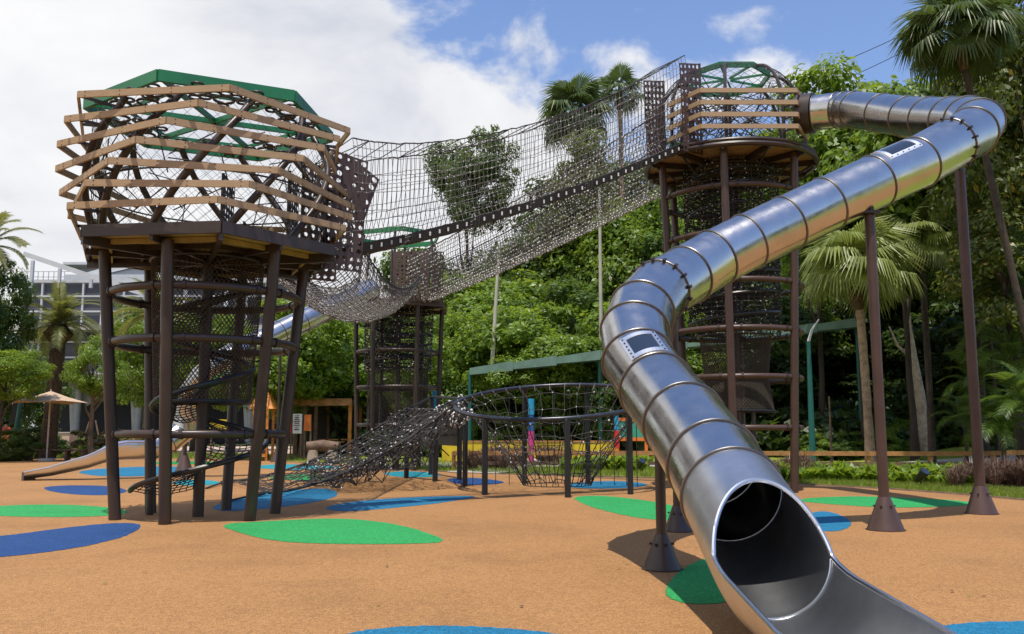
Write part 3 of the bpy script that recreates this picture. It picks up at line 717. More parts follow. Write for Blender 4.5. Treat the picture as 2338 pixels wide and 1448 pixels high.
# net tubes inside the legs: square net above, fine tapered mesh below
def net_cyl(o, c, r0, r1, z0, z1, na, nz, r=.011, bd=.018, name='net_tube', rope='rope', wob=.03):
    G = [[tuple(pol(c, r0 + (r1 - r0) * j / nz + wob * math.sin(3 * i + 5 * j), 2 * PI * i / na + .02 * math.sin(j * 2.3), z0 + (z1 - z0) * j / nz)) for j in range(nz + 1)] for i in range(na)]
    no = ropes(name, grid_segs(G, cu=True), r, rope, o)
    if bd: beads('knot', np.array(G)[rng.random((na, nz + 1)) < .45], bd, 'bead', no)
net_cyl(TC, cC, 1.0, 1.08, 3.45, zC - .05, 46, 40, .011, .014); net_cyl(TC, cC, .62, .7, 3.6, zC - .05, 26, 30, .011, .014)
for z in (3.5, 4.1, 4.7, 5.3, 5.9, 6.5, 6.9):
    helix_net(TC, cC, 1.02, z, z + .5, .8, z * 2.1, ns=6)
ropes('mesh_tube', diamond_cyl(cC, .82, .70, 1.75, 2.5, 66, 18) + diamond_cyl(cC, .70, .80, 2.5, 3.45, 66, 22), .008, 'rope_brown', TC)
hoops(TC, cC, ((1.75, .83, .03), (3.45, .84, .03), (2.5, .74, .02)))
for k in range(4): mb = MB(); mb.beam(pol(cC, .45, k * PI / 2 + .5, 0), pol(cC, .5, k * PI / 2 + .5, 1.75), .07, .05); mb.build('inner_post', 'brown_dark', TC)
dCA = math.atan2(cA[1] - cC[1], cA[0] - cC[0]); cB = (-4.0, 31.5); zB = 5.62
dCB = math.atan2(cB[1] - cC[1], cB[0] - cC[0])
door_panel(TC, cC, dCA, math.radians(20), 1.72, zC - .1, zC + 2.0, 5, 14, .42)
door_panel(TC, cC, dCB, math.radians(20), 1.72, zC - .1, zC + 1.9, 5, 14, .36)
# --- tower B: behind
TB = thing('climbing_tower', 'brown climbing tower behind the others with perforated door panel and pale metal slide', 'climbing tower', (*cB, 0), 'climbing towers joined by net bridges')
aB = math.radians(-118)
tower_frame(TB, cB, 1.36, 1.52, zB, aB, (1.52, 2.8, 4.03), .08, True, .06)
hexB = [pol(cB, 1.85, math.radians(-90 + 60 * k), 0) for k in range(6)]
mb = MB(); mb.disc([pol(cB, 1.8, math.radians(-90 + 60 * k), 0) for k in range(6)], zB + .01, zB + .05); mb.build('deck', 'deck_board', TB)
for k in range(6):
    a_, b_ = hexB[k], hexB[(k + 1) % 6]; mb = MB(); mb.beam((a_.x, a_.y, zB + .02), (b_.x, b_.y, zB + .02), .06, .2); mb.build('rim_board', 'panel_brown', TB)
    mb = MB(); mb.beam((cB[0], cB[1], zB - .06), (a_.x, a_.y, zB - .06), .06, .12); mb.build('deck_beam', 'brown_dark', TB)
    mb = MB(); p_, q_ = pol(cB, 1.6, math.radians(-90 + 60 * k), zB), pol(cB, 1.35, math.radians(-90 + 60 * k), zB + 2.5); mb.tube([p_, q_], .045, 8); mb.build('rib', 'brown_steel', TB, True)
    mb = MB(); a_, b_ = pol(cB, 1.5, math.radians(-80 + 60 * k), zB + 2.55), pol(cB, 1.5, math.radians(-20 + 60 * k), zB + 2.55); mb.beam(a_, b_, .06, .16); mb.build('roof_frame', 'green_steel', TB)
pB = at_y(893, 690, cB[1] - 1.55); qB = at_y(980, 686, cB[1] - 1.5)
perforated('perforated_panel', [pB, qB, V3(qB.x, qB.y, qB.z + 1.72), V3(pB.x, pB.y, pB.z + 1.72)], 9, 12, 'panel_brown', TB, .3, lambda i, j: i in (0, 8) or j in (0, 11) and i % 2)
qB2 = at_y(1012, 690, cB[1] - 1.1)
perforated('perforated_panel', [qB, qB2, V3(qB2.x, qB2.y, qB2.z + 1.75), V3(qB.x, qB.y, qB.z + 1.72)], 4, 12, 'panel_brown', TB, .36)
for p_ in (pB, qB): mb = MB(); mb.tube([p_, p_ + V3(0, 0, 1.8)], .035, 8); mb.build('door_post', 'brown_steel', TB, True)
net_cyl(TB, cB, 1.15, 1.2, 3.4, zB, 44, 26); net_cyl(TB, cB, .8, .8, 3.4, zB, 26, 20); 
for z in (3.5, 4.0, 4.5, 5.0): helix_net(TB, cB, 1.15, z, z + .6, .9, z * 2.4, ns=6)
ropes('mesh_tube', diamond_cyl(cB, 1.05, 1.05, 1.3, 3.5, 60, 34), .0075, 'rope_brown', TB)
hoops(TB, cB, ((3.6, 1.0, .03), (1.5, .96, .03)))

# ------------------------------------------------------------------ net bridges
def bridge(o, P, Q, sag, prof, ns, h0, h1, rope_r, bead_r, bead_p, strip=True, wid=(1, 1), jitter=.012, roof=True, beadmat='bead', topsag=0, flare=0):
    P, Q = Vector(P), Vector(Q); d = (Q - P); side = Vector((d.y, -d.x, 0)).normalized(); G = []
    for i in range(ns + 1):
        f = i / ns; c = P.lerp(Q, f) - V3(0, 0, sag * 4 * f * (1 - f)); hh = h0 + (h1 - h0) * f - topsag * 4 * f * (1 - f); ww = (wid[0] + (wid[1] - wid[0]) * f) * (1 + flare * max(0, 1 - f / .22) ** 2)
        G.append([tuple(c + side * x * ww + V3(0, 0, z * hh) + Vector(rng.normal(size=3) * jitter)) for x, z in prof])
    no = ropes('net', grid_segs(G), rope_r, 'rope_net', o)
    A = np.array(G)
    beads('knot', A[rng.random(A.shape[:2]) < bead_p], bead_r, beadmat, no)
    for j in (0, -1): mb = MB(); mb.tube([g[j] for g in G], rope_r * 1.9, 6); mb.build('rim_rope', 'rope', o, True)
    if roof:
        sg = []
        for i in range(0, ns + 1, 4):
            sg.append((G[i][0], G[i][-1]))
            if i % 16 == 0 and i + 4 <= ns: sg.append((G[i][0], G[i + 4][-1]))
        ropes('roof_rope', sg, rope_r * 1.5, 'rope', o)
    if strip:       # walkway mats along the bottom
        k = len(prof) // 2; m0 = max(1, ns // 6)
        for i in range(1, ns - 2, m0):
            j = min(i + m0 - 2, ns); mb = MB(); z = V3(0, 0, -.02)
            for q in range(i, j):
                a, b_ = Vector(G[q][k]), Vector(G[q + 1][k])
                mb.hexa([a - side * .24 - V3(0, 0, .05), a + side * .24 - V3(0, 0, .05), b_ + side * .24 - V3(0, 0, .05), b_ - side * .24 - V3(0, 0, .05), a - side * .27 + V3(0, 0, .12), a + side * .27 + V3(0, 0, .12), b_ + side * .27 + V3(0, 0, .12), b_ - side * .27 + V3(0, 0, .12)])
            mo = mb.build('walkway_mat', 'rope', o)
            lb = MB()
            for q in range(i + 1, j, 2):
                a = Vector(G[q][k]); 
                for s_ in (-1, 1): lb.beam(a + side * .275 * s_ - V3(0, 0, .01), a + side * .275 * s_ + V3(0, 0, .06), .012, .03, (1, 0, 0))
            lb.build('lashing', 'bead', mo)
    return G
profAC = [(-.5, 1.0), (-.52, .92), (-.535, .84), (-.545, .76), (-.55, .68), (-.55, .6), (-.545, .52), (-.53, .44), (-.50, .36), (-.46, .28), (-.41, .20), (-.34, .13), (-.26, .07), (-.17, .03), (0, 0), (.17, .03), (.26, .07), (.34, .13), (.41, .20), (.46, .28), (.50, .36), (.53, .44), (.545, .52), (.55, .6), (.55, .68), (.545, .76), (.535, .84), (.52, .92), (.5, 1.0)]
uAC = V3(math.cos(dirC), math.sin(dirC), 0)
pAC = Vector((*cA, 0)) + uAC * 2.0; qAC = Vector((*cC, 0)) - uAC * 1.85
BR1 = thing('net_bridge', 'long dark rope-net tunnel climbing from plank-cage tower to domed tower, mats along its floor', 'net bridge', (pAC.x, pAC.y, 0), 'net bridges between the towers')
bridge(BR1, (pAC.x, pAC.y, zA + .12), (qAC.x, qAC.y, zC + .0), .22, [p_ for i_, p_ in enumerate(profAC) if i_ % 4 != 1], 84, 1.95, 2.15, .0066, .012, .45, True, (1, 1), .006, True, topsag=.36, flare=.9)
uBC = (Vector((*cC, 0)) - Vector((*cB, 0))).normalized(); pBC = Vector((*cB, 0)) + uBC * 1.7; qBC = Vector((*cC, 0)) - uBC * 1.75
BR2 = thing('net_bridge', 'pale-knotted rope-net tunnel from the rear tower up to the domed tower', 'net bridge', (pBC.x, pBC.y, 0), 'net bridges between the towers')
profBC = [(math.cos(t_) * (.78 if abs(math.sin(t_)) < 2 else 1), .5 + .5 * math.sin(t_)) for t_ in np.linspace(PI * .86, PI * 2.14, 30)]
bridge(BR2, (pBC.x, pBC.y, zB + .05), (qBC.x, qBC.y, zC - .1), .12, profBC, 92, 2.0, 2.3, .0105, .022, .7, False, (1, 1), .010, False)
pAB = pol(cA, 1.95, math.radians(60), zA + .05); qAB = V3(cB[0] - .1, cB[1] - 1.75, zB - .02)
BR3 = thing('net_bridge', 'sagging wide rope-net hammock bridge from plank-cage tower to the rear tower', 'net bridge', (pAB.x, pAB.y, 0), 'net bridges between the towers')
profAB = [(math.cos(t_), .55 + .55 * math.sin(t_)) for t_ in np.linspace(PI * .97, PI * 2.03, 30)]
bridge(BR3, pAB, qAB, .78, profAB, 80, 1.55, 1.5, .011, .015, .4, False, (.95, 1.0), .008, False)

# ------------------------------------------------------------------ hoop net and climbing net
hc = V3(.95, 20.5, 2.0)
def hoop(a, R=2.25): x, y = R * math.cos(a), R * math.sin(a); return V3(hc.x + x, hc.y + y, hc.z + .2 * y + .05 * x)
HP = thing('hoop_net', 'tilted dark steel hoop on black posts with a rope funnel net hanging to the ground', 'climbing net', (hc.x, hc.y, 0))
mb = MB(); mb.tube([hoop(2 * PI * i / 72) for i in range(72)], .048, 12, True); mb.build('hoop', 'hoop_steel', HP, True)
for px, py in ((1052, 1110), (1110, 1130), (1298, 1137), (1425, 1128), (1345, 1105), (1193, 1103)):
    g = at_z(px, py); a = math.atan2(g.y - hc.y, g.x - hc.x); t_ = hoop(a, 2.31)
    g2 = V3(hc.x + (g.x - hc.x) * .5 + (t_.x - hc.x) * .5, hc.y + (g.y - hc.y) * .5 + (t_.y - hc.y) * .5, 0)
    mb = MB(); mb.tube([(g2.x, g2.y, 0), (g2.x, g2.y, t_.z - .03)], .062, 12); po = mb.build('post', 'black_steel', HP, True)
    mb = MB(); mb.tube([(g2.x, g2.y, t_.z - .25), hoop(a)], .04, 8); mb.build('clamp', 'black_steel', po, True)
G = []
for i in range(36):
    a = 2 * PI * i / 36; col_ = []
    for j in range(9):
        f = j / 8; p = hoop(a); r = 2.2 * (1 - f) ** 1.25 + .75 * f; q = V3(1.0 + r * math.cos(a), 20.2 + r * math.sin(a), p.z * (1 - f) ** 1.2 + .12)
        if j == 0: q = p
        col_.append(tuple(q + Vector(rng.normal(size=3) * (.03 if 0 < j < 8 else 0))))
    G.append(col_)
fn = ropes('funnel_net', grid_segs(G, cu=True), .011, 'rope', HP)
beads('knot', np.array(G)[:, 1:6].reshape(-1, 3)[rng.random(36 * 5) < .6], .015, 'bead', fn)
mb = MB()
for i in range(36): a = 2 * PI * i / 36; mb.tube([hoop(a, 2.25) + V3(0, 0, .05), hoop(a, 2.1) - V3(0, 0, .1)], .012, 6)
mb.build('lashing', 'rope_net', HP)
sg = []
for i in range(14):
    a = PI * .15 + PI * i / 18; p = hoop(a); sg += [(p, (p.x, p.y, 0.0))]
ropes('drop_rope', sg, .012, 'rope', HP)
for i in range(26):       # guy ropes outside the front, fastened to the floor
    pass
CN = thing('rope_climb', 'black rope climbing net with white knots sloping from black frame down to the floor', 'climbing net', (-4.0, 22.0, 0))
g1, g2, T1, T2 = at_z(612, 1131), at_z(520, 1104), V3(-1.28, 20.4, 1.88), at_y(930, 935, 25.5)
def surf(u, v, sagk=.0, lift=0):
    p = g1.lerp(T1, u).lerp(g2.lerp(T2, u), v); z = (T1.z * (1 - v) + T2.z * v) * (u ** 1.7) + .05
    return V3(p.x, p.y, z + lift * u * (1 - .4 * u) - sagk * math.sin(PI * v) * u)
pts = []
for lay, (nu, nv, sk, lf) in enumerate(((22, 14, .12, 0), (15, 12, .55, -.15), (13, 11, .9, -.25))):
    G = [[tuple(surf((i / nu) if lay == 0 else .36 + .64 * i / nu, j / nv, sk, lf) + Vector(rng.normal(size=3) * (.03 + .07 * lay))) for j in range(nv + 1)] for i in range(nu + 1)]
    G = [[(x, y, max(z, .06)) for x, y, z in r_] for r_ in G]
    no = ropes('net', grid_segs(G), .013, 'rope', CN)
    A = np.array(G); A = A[9 if lay == 0 else 0:].reshape(-1, 3); beads('knot', A[rng.random(len(A)) < (.5 if lay == 0 else .5)], .018, 'bead', no)
for v in (0, 1): mb = MB(); mb.tube([surf(i / 10, v) for i in range(11)], .03, 8); mb.build('edge_rope', 'rope', CN, True)
mb = MB()
for a_, b_ in ((at_z(505, 1150), g1), (at_z(470, 1117), g2)): mb.tube([V3(a_.x, a_.y, .02), V3(b_.x, b_.y, .07)], .022, 6); mb.tube([V3(b_.x, b_.y, .07).lerp(V3(a_.x, a_.y, .02), .1), V3(b_.x, b_.y, .07).lerp(V3(a_.x, a_.y, .02), .3)], .045, 8)
mb.build('anchor_rope', 'rope', CN, True)
T3, T4 = at_y(1050, 909, 24.6), at_y(985, 906, 27.5)
for a_, b_ in ((T2, at_y(995, 935, 23.8)), (at_y(995, 935, 23.8), T3), (T3, T4), (T4, T2)):
    mb = MB(); mb.tube([a_, b_], .035, 8); mb.build('frame_bar', 'black_steel', CN, True)
for p_ in (T2, T3, T4, at_y(995, 935, 23.8)):
    mb = MB(); mb.tube([(p_.x, p_.y, 0), p_], .07, 12); mb.build('post', 'black_steel', CN, True)
for k in range(5):
    a_ = T2.lerp(T4, k / 4); b_ = at_y(995, 935, 23.8).lerp(T3, k / 4); mb = MB(); mb.hexa([V3(a_.x, a_.y, .9), V3(b_.x, b_.y, .9), V3(b_.x, b_.y + .05, .9), V3(a_.x, a_.y + .05, .9), V3(a_.x, a_.y, 1.75), V3(b_.x, b_.y, 1.75), V3(b_.x, b_.y + .05, 1.75), V3(a_.x, a_.y + .05, 1.75)]) if k in (0, 4) else mb.beam(V3(a_.x, a_.y, 1.2), V3(b_.x, b_.y, 1.2), .05, .05)
    mb.build('inner_pad', 'black_steel', CN)
# net from frame to hoop
G = [[tuple(T3.lerp(hoop(PI), i / 9).lerp(at_y(995, 935, 23.8).lerp(hoop(PI * 1.22), i / 9), j / 8) + Vector(rng.normal(size=3) * .05) - V3(0, 0, .45 * math.sin(PI * i / 9) * math.sin(PI * j / 8))) for j in range(9)] for i in range(10)]
no = ropes('net', grid_segs(G), .013, 'rope', CN); beads('knot', np.array(G).reshape(-1, 3), .028, 'bead', no)

# ------------------------------------------------------------------ rear slide
RS = thing('tube_slide', 'small pale metal slide curling down behind the plank-cage tower to an open chute', 'slide', (-12.0, 24.0, 0))
rp = [(850, 660, 29.8), (790, 690, 29.0), (735, 712, 28.3), (690, 735, 27.7), (640, 758, 27.2), (590, 782, 26.7), (540, 806, 26.2), (495, 836, 25.9), (462, 862, 25.8), (440, 895, 25.9), (432, 925, 26.0), (428, 955, 26.0), (415, 985, 25.9), (385, 1008, 25.6), (345, 1022, 25.3)]
frB = make_tube(RS, [at_d(*s) for s in rp], .36, n=28)
def chuteB():
    P = [at_d(345, 1008, 25.3), at_d(290, 1008, 25.0), at_d(255, 1014, 24.8), at_d(205, 1040, 24.5), at_d(120, 1066, 24.3), at_d(62, 1077, 24.1)]
    mb = MB(); vs = []; fs = []; n = 14
    hs = (.50, .50, .46, .34, .24, .2)
    for i, p in enumerate(P):
        t = (P[min(i + 1, 5)] - P[max(i - 1, 0)]); u = V3(t.y, -t.x, 0).normalized()
        for j in range(n + 1):
            th = PI + PI * j / n; vs.append(p + u * .37 * math.cos(th) + V3(0, 0, math.sin(th) * hs[i] + (.0)))
    for i in range(5):
        for j in range(n): a = i * (n + 1) + j; fs.append((a, a + n + 1, a + n + 2, a + 1))
    mb.add(vs, fs); c = mb.build('chute', 'steel_light', RS, True)
    mod = c.modifiers.new('thickness', 'SOLIDIFY'); mod.thickness = .02
    for j in (0, n): mb = MB(); mb.tube([vs[i * (n + 1) + j] for i in range(6)], .025, 8); mb.build('rim', 'steel_edge', c, True)
    pe = P[-1]; mb = MB(); mb.box((pe.x + .05, pe.y, pe.z / 2), (.06, .6, pe.z)); mb.build('foot', 'steel_ring', RS)
chuteB()
for px, py, top in ((420, 1080, 985), (632, 1055, 768), (418, 1056, 960)):
    g = at_z(px, py); mb = MB(); mb.tube([(g.x, g.y, .0), (g.x, g.y, at_y(px, top, g.y).z)], .06, 12); po = mb.build('support', 'brown_dark', RS, True)
    mb = MB(); mb.tube([(g.x, g.y, 0), (g.x, g.y, .55)], [.3, .075], 20, False, False); mb.build('base_cone', 'brown_steel_red', po, True)

# ------------------------------------------------------------------ white glass building
def building():
    Y = 95.; o = thing('glass_building', 'white-framed grey glass building with curved roof and sloping white struts', 'building', (-46, Y, 0))
    def P(px, py, y=Y): return at_y(px, py, y)
    x0, x1 = P(40, 700).x, P(700, 700).x; zt, zb, zm = P(150, 640).z, P(150, 745).z, P(150, 855).z; ztl = P(50, 655).z
    mb = MB(); mb.box(((x0 + x1) / 2, Y + 10, (zm + zt) / 2), (x1 - x0, 18, zt - zm)); mb.build('wall', 'glass_grey', o)
    mb = MB(); mb.box(((x0 + x1) / 2, Y + 13, zm / 2 - .1), (x1 - x0 - 2, 16, zm - .3)); mb.build('recessed_ground_floor', 'dark_void', o)
    cols = np.linspace(x0, x1, 15); rows_ = np.linspace(zm + .2, zt, 7)
    for i in range(14):
        for j in range(6):
            if 2 <= j <= 2 and False: continue
            mb = MB(); mb.box(((cols[i] + cols[i + 1]) / 2, Y + .93, (rows_[j] + rows_[j + 1]) / 2), (cols[i + 1] - cols[i] - .22, .12, rows_[j + 1] - rows_[j] - .2)); mb.build('pane', 'glass_grey', o)
    for i, x in enumerate(cols): mb = MB(); wd = .42 if i % 2 == 0 else .2; mb.box((x, Y + .72, (zm + zt) / 2), (wd, .3, zt - zm)); mb.build('mullion', 'white_paint', o)
    for j, z in enumerate(rows_): mb = MB(); wd = .34 if j in (0, 3, 6) else .18; mb.box(((x0 + x1) / 2, Y + .62, z), (x1 - x0, .2, wd)); mb.build('transom', 'white_paint', o)
    for z, h in ((zm, .7), (zb, .5)): mb = MB(); mb.box(((x0 + x1) / 2, Y - .4, z - .3), (x1 - x0 + 1, 2.4, h)); mb.build('floor_edge', 'wall_pale', o)
    # curved roof
    mb = MB(); n = 20; xa, xb = P(150, 600).x, P(420, 600).x
    pts = [(xa + (xb - xa) * i / n, zt + .4 + 3.4 * math.sin(PI * .5 * (.15 + .85 * i / n)) * .9) for i in range(n + 1)]
    vs = [(x, Y + 3, z) for x, z in pts] + [(x, Y + 18, z) for x, z in pts] + [(x, Y + 3, z - .8) for x, z in pts]
    mb.add(vs, [(i, i + 1, n + 2 + i, n + 1 + i) for i in range(n)] + [(i, 2 * n + 2 + i, 2 * n + 3 + i, i + 1) for i in range(n)]); mb.build('curved_roof', 'white_paint', o)
    mb = MB(); vs = [(x, Y + 3.3, z - .8) for x, z in pts] + [(x, Y + 3.3, zt - .1) for x, z in pts]; mb.add(vs, [(i, n + 1 + i, n + 2 + i, i + 1) for i in range(n)]); mb.build('upper_wall', 'roof_grey', o)
    mb = MB(); mb.box(((xa + xb) / 2 + 4, Y + 2.6, zt + .55), (xb - xa + 10, 1.5, .8)); mb.build('eave', 'white_paint', o)
    mb = MB(); a_, b_ = P(75, 575), P(215, 590); mb.box(((a_.x + b_.x) / 2, Y + 14, (zt + a_.z) / 2 + .2), (b_.x - a_.x, 8, a_.z - zt)); mb.build('plant_room', 'roof_grey', o)
    mb = MB(); mb.box(((a_.x + b_.x) / 2, Y + 13, a_.z + .25), (b_.x - a_.x + 1.5, 10, .3)); mb.build('flat_roof', 'white_paint', o)
    mb = MB(); mb.beam(P(55, 580, Y - 3), P(300, 662, Y - 3), .35, .5); mb.build('sloping_strut', 'white_paint', o)
    mb = MB(); mb.beam(P(300, 662, Y - 3), P(480, 718, Y - 3), .35, .5); mb.build('sloping_strut', 'white_paint', o)
    for px in (52, 115, 188): mb = MB(); top = P(px, 588 + (px - 55) * .3, Y - 3); mb.beam((top.x, Y - 1, zt - 1), (top.x, Y - 1, top.z), .3, .3); mb.build('strut_post', 'white_paint', o)
    for i in range(10): p = P(40 + 12 * i, 613, Y + 2); mb = MB(); mb.beam((p.x, Y + 2, zt), (p.x, Y + 2, zt + 1.3), .07, .07); mb.build('rail_post', 'white_paint', o)
    for dz in (.7, 1.3): mb = MB(); mb.beam((P(40, 600, Y + 2).x, Y + 2, zt + dz), (P(160, 600, Y + 2).x, Y + 2, zt + dz), .07, .07); mb.build('roof_rail', 'white_paint', o)
    for px in (158, 300, 430, 560):
        for s_ in (-1, 1): mb = MB(); b_ = P(px, 955); b_.z = 0; t_ = P(px + s_ * 9, 860); mb.tube([(b_.x, Y + 1.5, 0), (t_.x, Y + 1.5, zm)], .38, 12); mb.build('column', 'wall_pale', o, True)
    for a_, b_ in ((P(165, 915), P(215, 875)), (P(420, 915), P(470, 875))): mb = MB(); mb.beam((a_.x, Y + 2.6, a_.z), (b_.x, Y + 2.6, b_.z), .4, 1.4); mb.build('stair_flight', 'wall_pale', o)
building()
# ------------------------------------------------------------------ canvas umbrella
def umbrella():
    g = at_y(110, 990, 40); x, y = g.x, 40.; o = thing('canvas_umbrella', 'beige square canvas umbrella on pale pole beside the benches', 'umbrella', (x, y, 0))
    zt = at_y(110, 893, y).z; ze = at_y(110, 915, y).z; R = (at_y(195, 915, y).x - at_y(25, 915, y).x) / 2 * 1.02
    mb = MB(); n = 8; top = V3(x, y, zt); pts = [pol((x, y), R * (1 if k % 2 == 0 else .80), k * PI / 4, ze - (.02 if k % 2 else .10)) for k in range(n)]
    mid = [top.lerp(p, .5) - V3(0, 0, .03) for p in pts]
    mb.add([top] + mid + pts, [(0, 1 + k, 1 + (k + 1) % n) for k in range(n)] + [(1 + k, 9 + k, 9 + (k + 1) % n, 1 + (k + 1) % n) for k in range(n)])
    c = mb.build('canopy', 'canvas', o); c.modifiers.new('thickness', 'SOLIDIFY').thickness = .015
    mb = MB(); mb.tube([(x, y, 0), (x, y, zt + .08)], .035, 10); mb.build('pole', 'pole_pale', o, True)
    for k in range(8): mb = MB(); mb.tube([(x, y, zt - .06), pts[k] - V3(0, 0, .02)], .014, 5); mb.build('rib', 'pole_pale', o)
    mb = MB(); mb.tube([(x, y, 0), (x, y, .12)], .35, 20); mb.build('base', 'concrete_kerb', o, True)
umbrella()
# benches, planter wall, boulder, stakes
def bench(px0, px1, y, label, zs=.45):
    a, b_ = at_y(px0, 990, y), at_y(px1, 990, y); o = thing('bench', label, 'bench', (a.x, y, 0), 'benches on the far terrace')
    for k in range(3): mb = MB(); mb.box(((a.x + b_.x) / 2, y + .16 * k, zs), (b_.x - a.x, .14, .06)); mb.build('seat_slat', 'timber_dark', o)
    for f in (.06, .5, .94): mb = MB(); mb.box((a.x + (b_.x - a.x) * f, y + .16, (zs - .03) / 2), (.1, .4, zs - .03)); mb.build('leg', 'timber_dark', o)
bench(35, 100, 41, 'dark slatted bench under the canvas umbrella'); bench(112, 195, 41.5, 'dark slatted bench between umbrella pole and hedge'); bench(200, 300, 42, 'dark slatted bench by the low hedge')
def planter():
    p, q = at_y(35, 970, 52), at_y(160, 970, 52); o = thing('planter_wall', 'low pale planter wall behind the umbrella', 'planter', (p.x, 52, 0))
    mb = MB(); mb.box(((p.x + q.x) / 2, 52.5, .6), (q.x - p.x, 1.0, 1.2)); mb.build('wall', 'paving_pink', o); mb = MB(); mb.box(((p.x + q.x) / 2, 52.5, 1.23), (q.x - p.x + .1, 1.1, .06)); mb.build('coping', 'wall_pale', o)
planter()
def rock(label, px, py, R, mat='stone', fl=.6, seed=1):
    g = at_z(px, py); bm = bmesh.new(); bmesh.ops.create_icosphere(bm, subdivisions=3, radius=R); r = random.Random(seed)
    for v in bm.verts: n = v.co.normalized(); v.co *= 1 + .12 * math.sin(n.x * 3 + seed) * math.sin(n.y * 4) + .08 * math.sin(n.z * 6 + n.x * 5); v.co.z *= fl
    me = bpy.data.meshes.new('boulder'); bm.to_mesh(me); bm.free(); me.materials.append(MATS[mat]); me.polygons.foreach_set('use_smooth', [True] * len(me.polygons))
    o = link('boulder', me, None, (g.x, g.y, R * fl * .6)); tag(o, label, 'boulder')
rock('smooth rounded boulder at the end of the strap-leaved plants', 120, 1036, .38)
def log():
    a, b_ = at_y(700, 1018, 37), at_y(775, 1018, 37); o = thing('log_seat', 'weathered log bench resting on two stones behind the rope climb', 'log', (a.x, 37, 0))
    mb = MB(); mb.tube([(a.x, 37, .68), ((a.x + b_.x) / 2, 37.1, .72), (b_.x, 37, .68)], [.2, .23, .19], 12); mb.build('trunk', 'timber_dark', o, True)
    for f in (.2, .8): mb = MB(); mb.tube([(a.x + (b_.x - a.x) * f, 37, 0), (a.x + (b_.x - a.x) * f, 37, .55)], [.26, .2], 10); mb.build('stone', 'stone', o, True)
log()
for i, (px, py, pt) in enumerate(((182, 1030, 205), (232, 1030, 218))):
    a = at_z(px, py); b_ = at_y(pt, 960, a.y + .3); mb = MB(); mb.tube([a, b_], .05, 8); tag(mb.build('tree_stake', 'timber_dark', None, True), 'slanting timber stake propping the young tree', 'stake', 'tree stakes')
# low timber rail along the path
def rail():
    pts = [V3(x, 31.2 - .1 * max(x - 6, 0), 0) for x in np.arange(-2.0, 22.1, 2.0)]
    o = thing('timber_rail', 'low orange-brown timber rail along the pale path', 'fence', pts[0])
    for i, p in enumerate(pts):
        g = gz(p.x, p.y); mb = MB(); mb.box((p.x, p.y, g + .3), (.13, .13, .62)); mb.build('post', 'timber', o)
        if i + 1 < len(pts):
            q = pts[i + 1]; g2 = gz(q.x, q.y); mb = MB(); mb.beam((p.x, p.y - .09, g + .56), (q.x, q.y - .09, g2 + .56), .05, .15); mb.build('top_rail', 'timber', o)
            mb = MB(); mb.beam((p.x, p.y - .085, g + .22), (q.x, q.y - .085, g2 + .22), .045, .12); mb.build('lower_rail', 'timber_dark', o)
rail()
mb = MB(); a, b_ = at_y(1960, 990, 44), at_y(2170, 958, 47); 
kb = thing('bank_kerb', 'pale concrete kerb running along the shaded bank', 'kerb', a)
for k in range(6):
    p, q = a.lerp(b_, k / 6), a.lerp(b_, (k + 1) / 6 - .004); mb = MB(); mb.beam(p, q, .3, .16); mb.build('kerb_stone', 'concrete_kerb', kb)
    mb = MB(); mb.beam(p - V3(0, 0, .5), q - V3(0, 0, .5), .2, .9); mb.build('wall_block', 'concrete_kerb', kb)
# yellow low wall of the play corner, with coloured totems and panel
def yellow_wall():
    o = thing('yellow_wall', 'long low yellow wall behind the hoop net', 'wall', at_y(1010, 1000, 39))
    for k in range(8):
        p, q = at_y(1010 + 50 * k, 1000, 39), at_y(1010 + 50 * (k + 1) - 1, 1000, 39); mb = MB(); mb.box(((p.x + q.x) / 2, 39, .42), (q.x - p.x, .3, .84)); mb.build('wall_panel', 'yellow_paint', o)
        mb = MB(); mb.box(((p.x + q.x) / 2, 39, .87), (q.x - p.x, .36, .06)); mb.build('coping', 'timber', o)
yellow_wall()
def totem(px, y, ztop, cols, label, w_=.3):
    p = at_y(px, 980, y); o = thing('totem_post', label, 'post', (p.x, y, 0), 'coloured totem posts'); zt = at_y(px, ztop, y).z; n = len(cols)
    for k, c in enumerate(cols):
        z0, z1 = zt * k / n, zt * (k + 1) / n - .01; mb = MB(); mb.tube([(p.x, y, z0), (p.x, y, z1)], w_ / 2 * (1 if k % 2 else .85), 12); mb.build('block', c, o, True)
totem(993, 33, 892, ('navy', 'pink_paint', 'blue_paint'), 'totem post with blue top and pink block beside the rope climb', .28)
totem(1213, 37, 910, ('pink_paint', 'pink_paint', 'deepblue_paint', 'blue_paint'), 'totem post with blue top and pink lower block behind the hoop net', .26)
totem(1408, 36, 945, ('orange_paint', 'red_paint', 'blue_paint'), 'short totem post with blue cap beside the play panel', .22)
def play_panel():
    a = at_y(1410, 1000, 36.5); b_ = at_y(1475, 1000, 36.5); o = thing('play_panel', 'orange-framed play panel with pale green board', 'panel', (a.x, 36.5, 0)); z0, z1 = at_y(1440, 1003, 36.5).z, at_y(1440, 958, 36.5).z
    mb = MB(); mb.box(((a.x + b_.x) / 2, 36.5, (z0 + z1) / 2), (b_.x - a.x, .06, z1 - z0)); mb.build('board', 'green_pale', o)
    for x in (a.x, b_.x): mb = MB(); mb.box((x, 36.5, z1 / 2 + .05), (.12, .12, z1 + .1)); mb.build('post', 'orange_paint', o)
    for z in (z0, z1): mb = MB(); mb.box(((a.x + b_.x) / 2, 36.5, z), (b_.x - a.x - .12, .1, .14)); mb.build('rail', 'orange_paint', o)
play_panel()
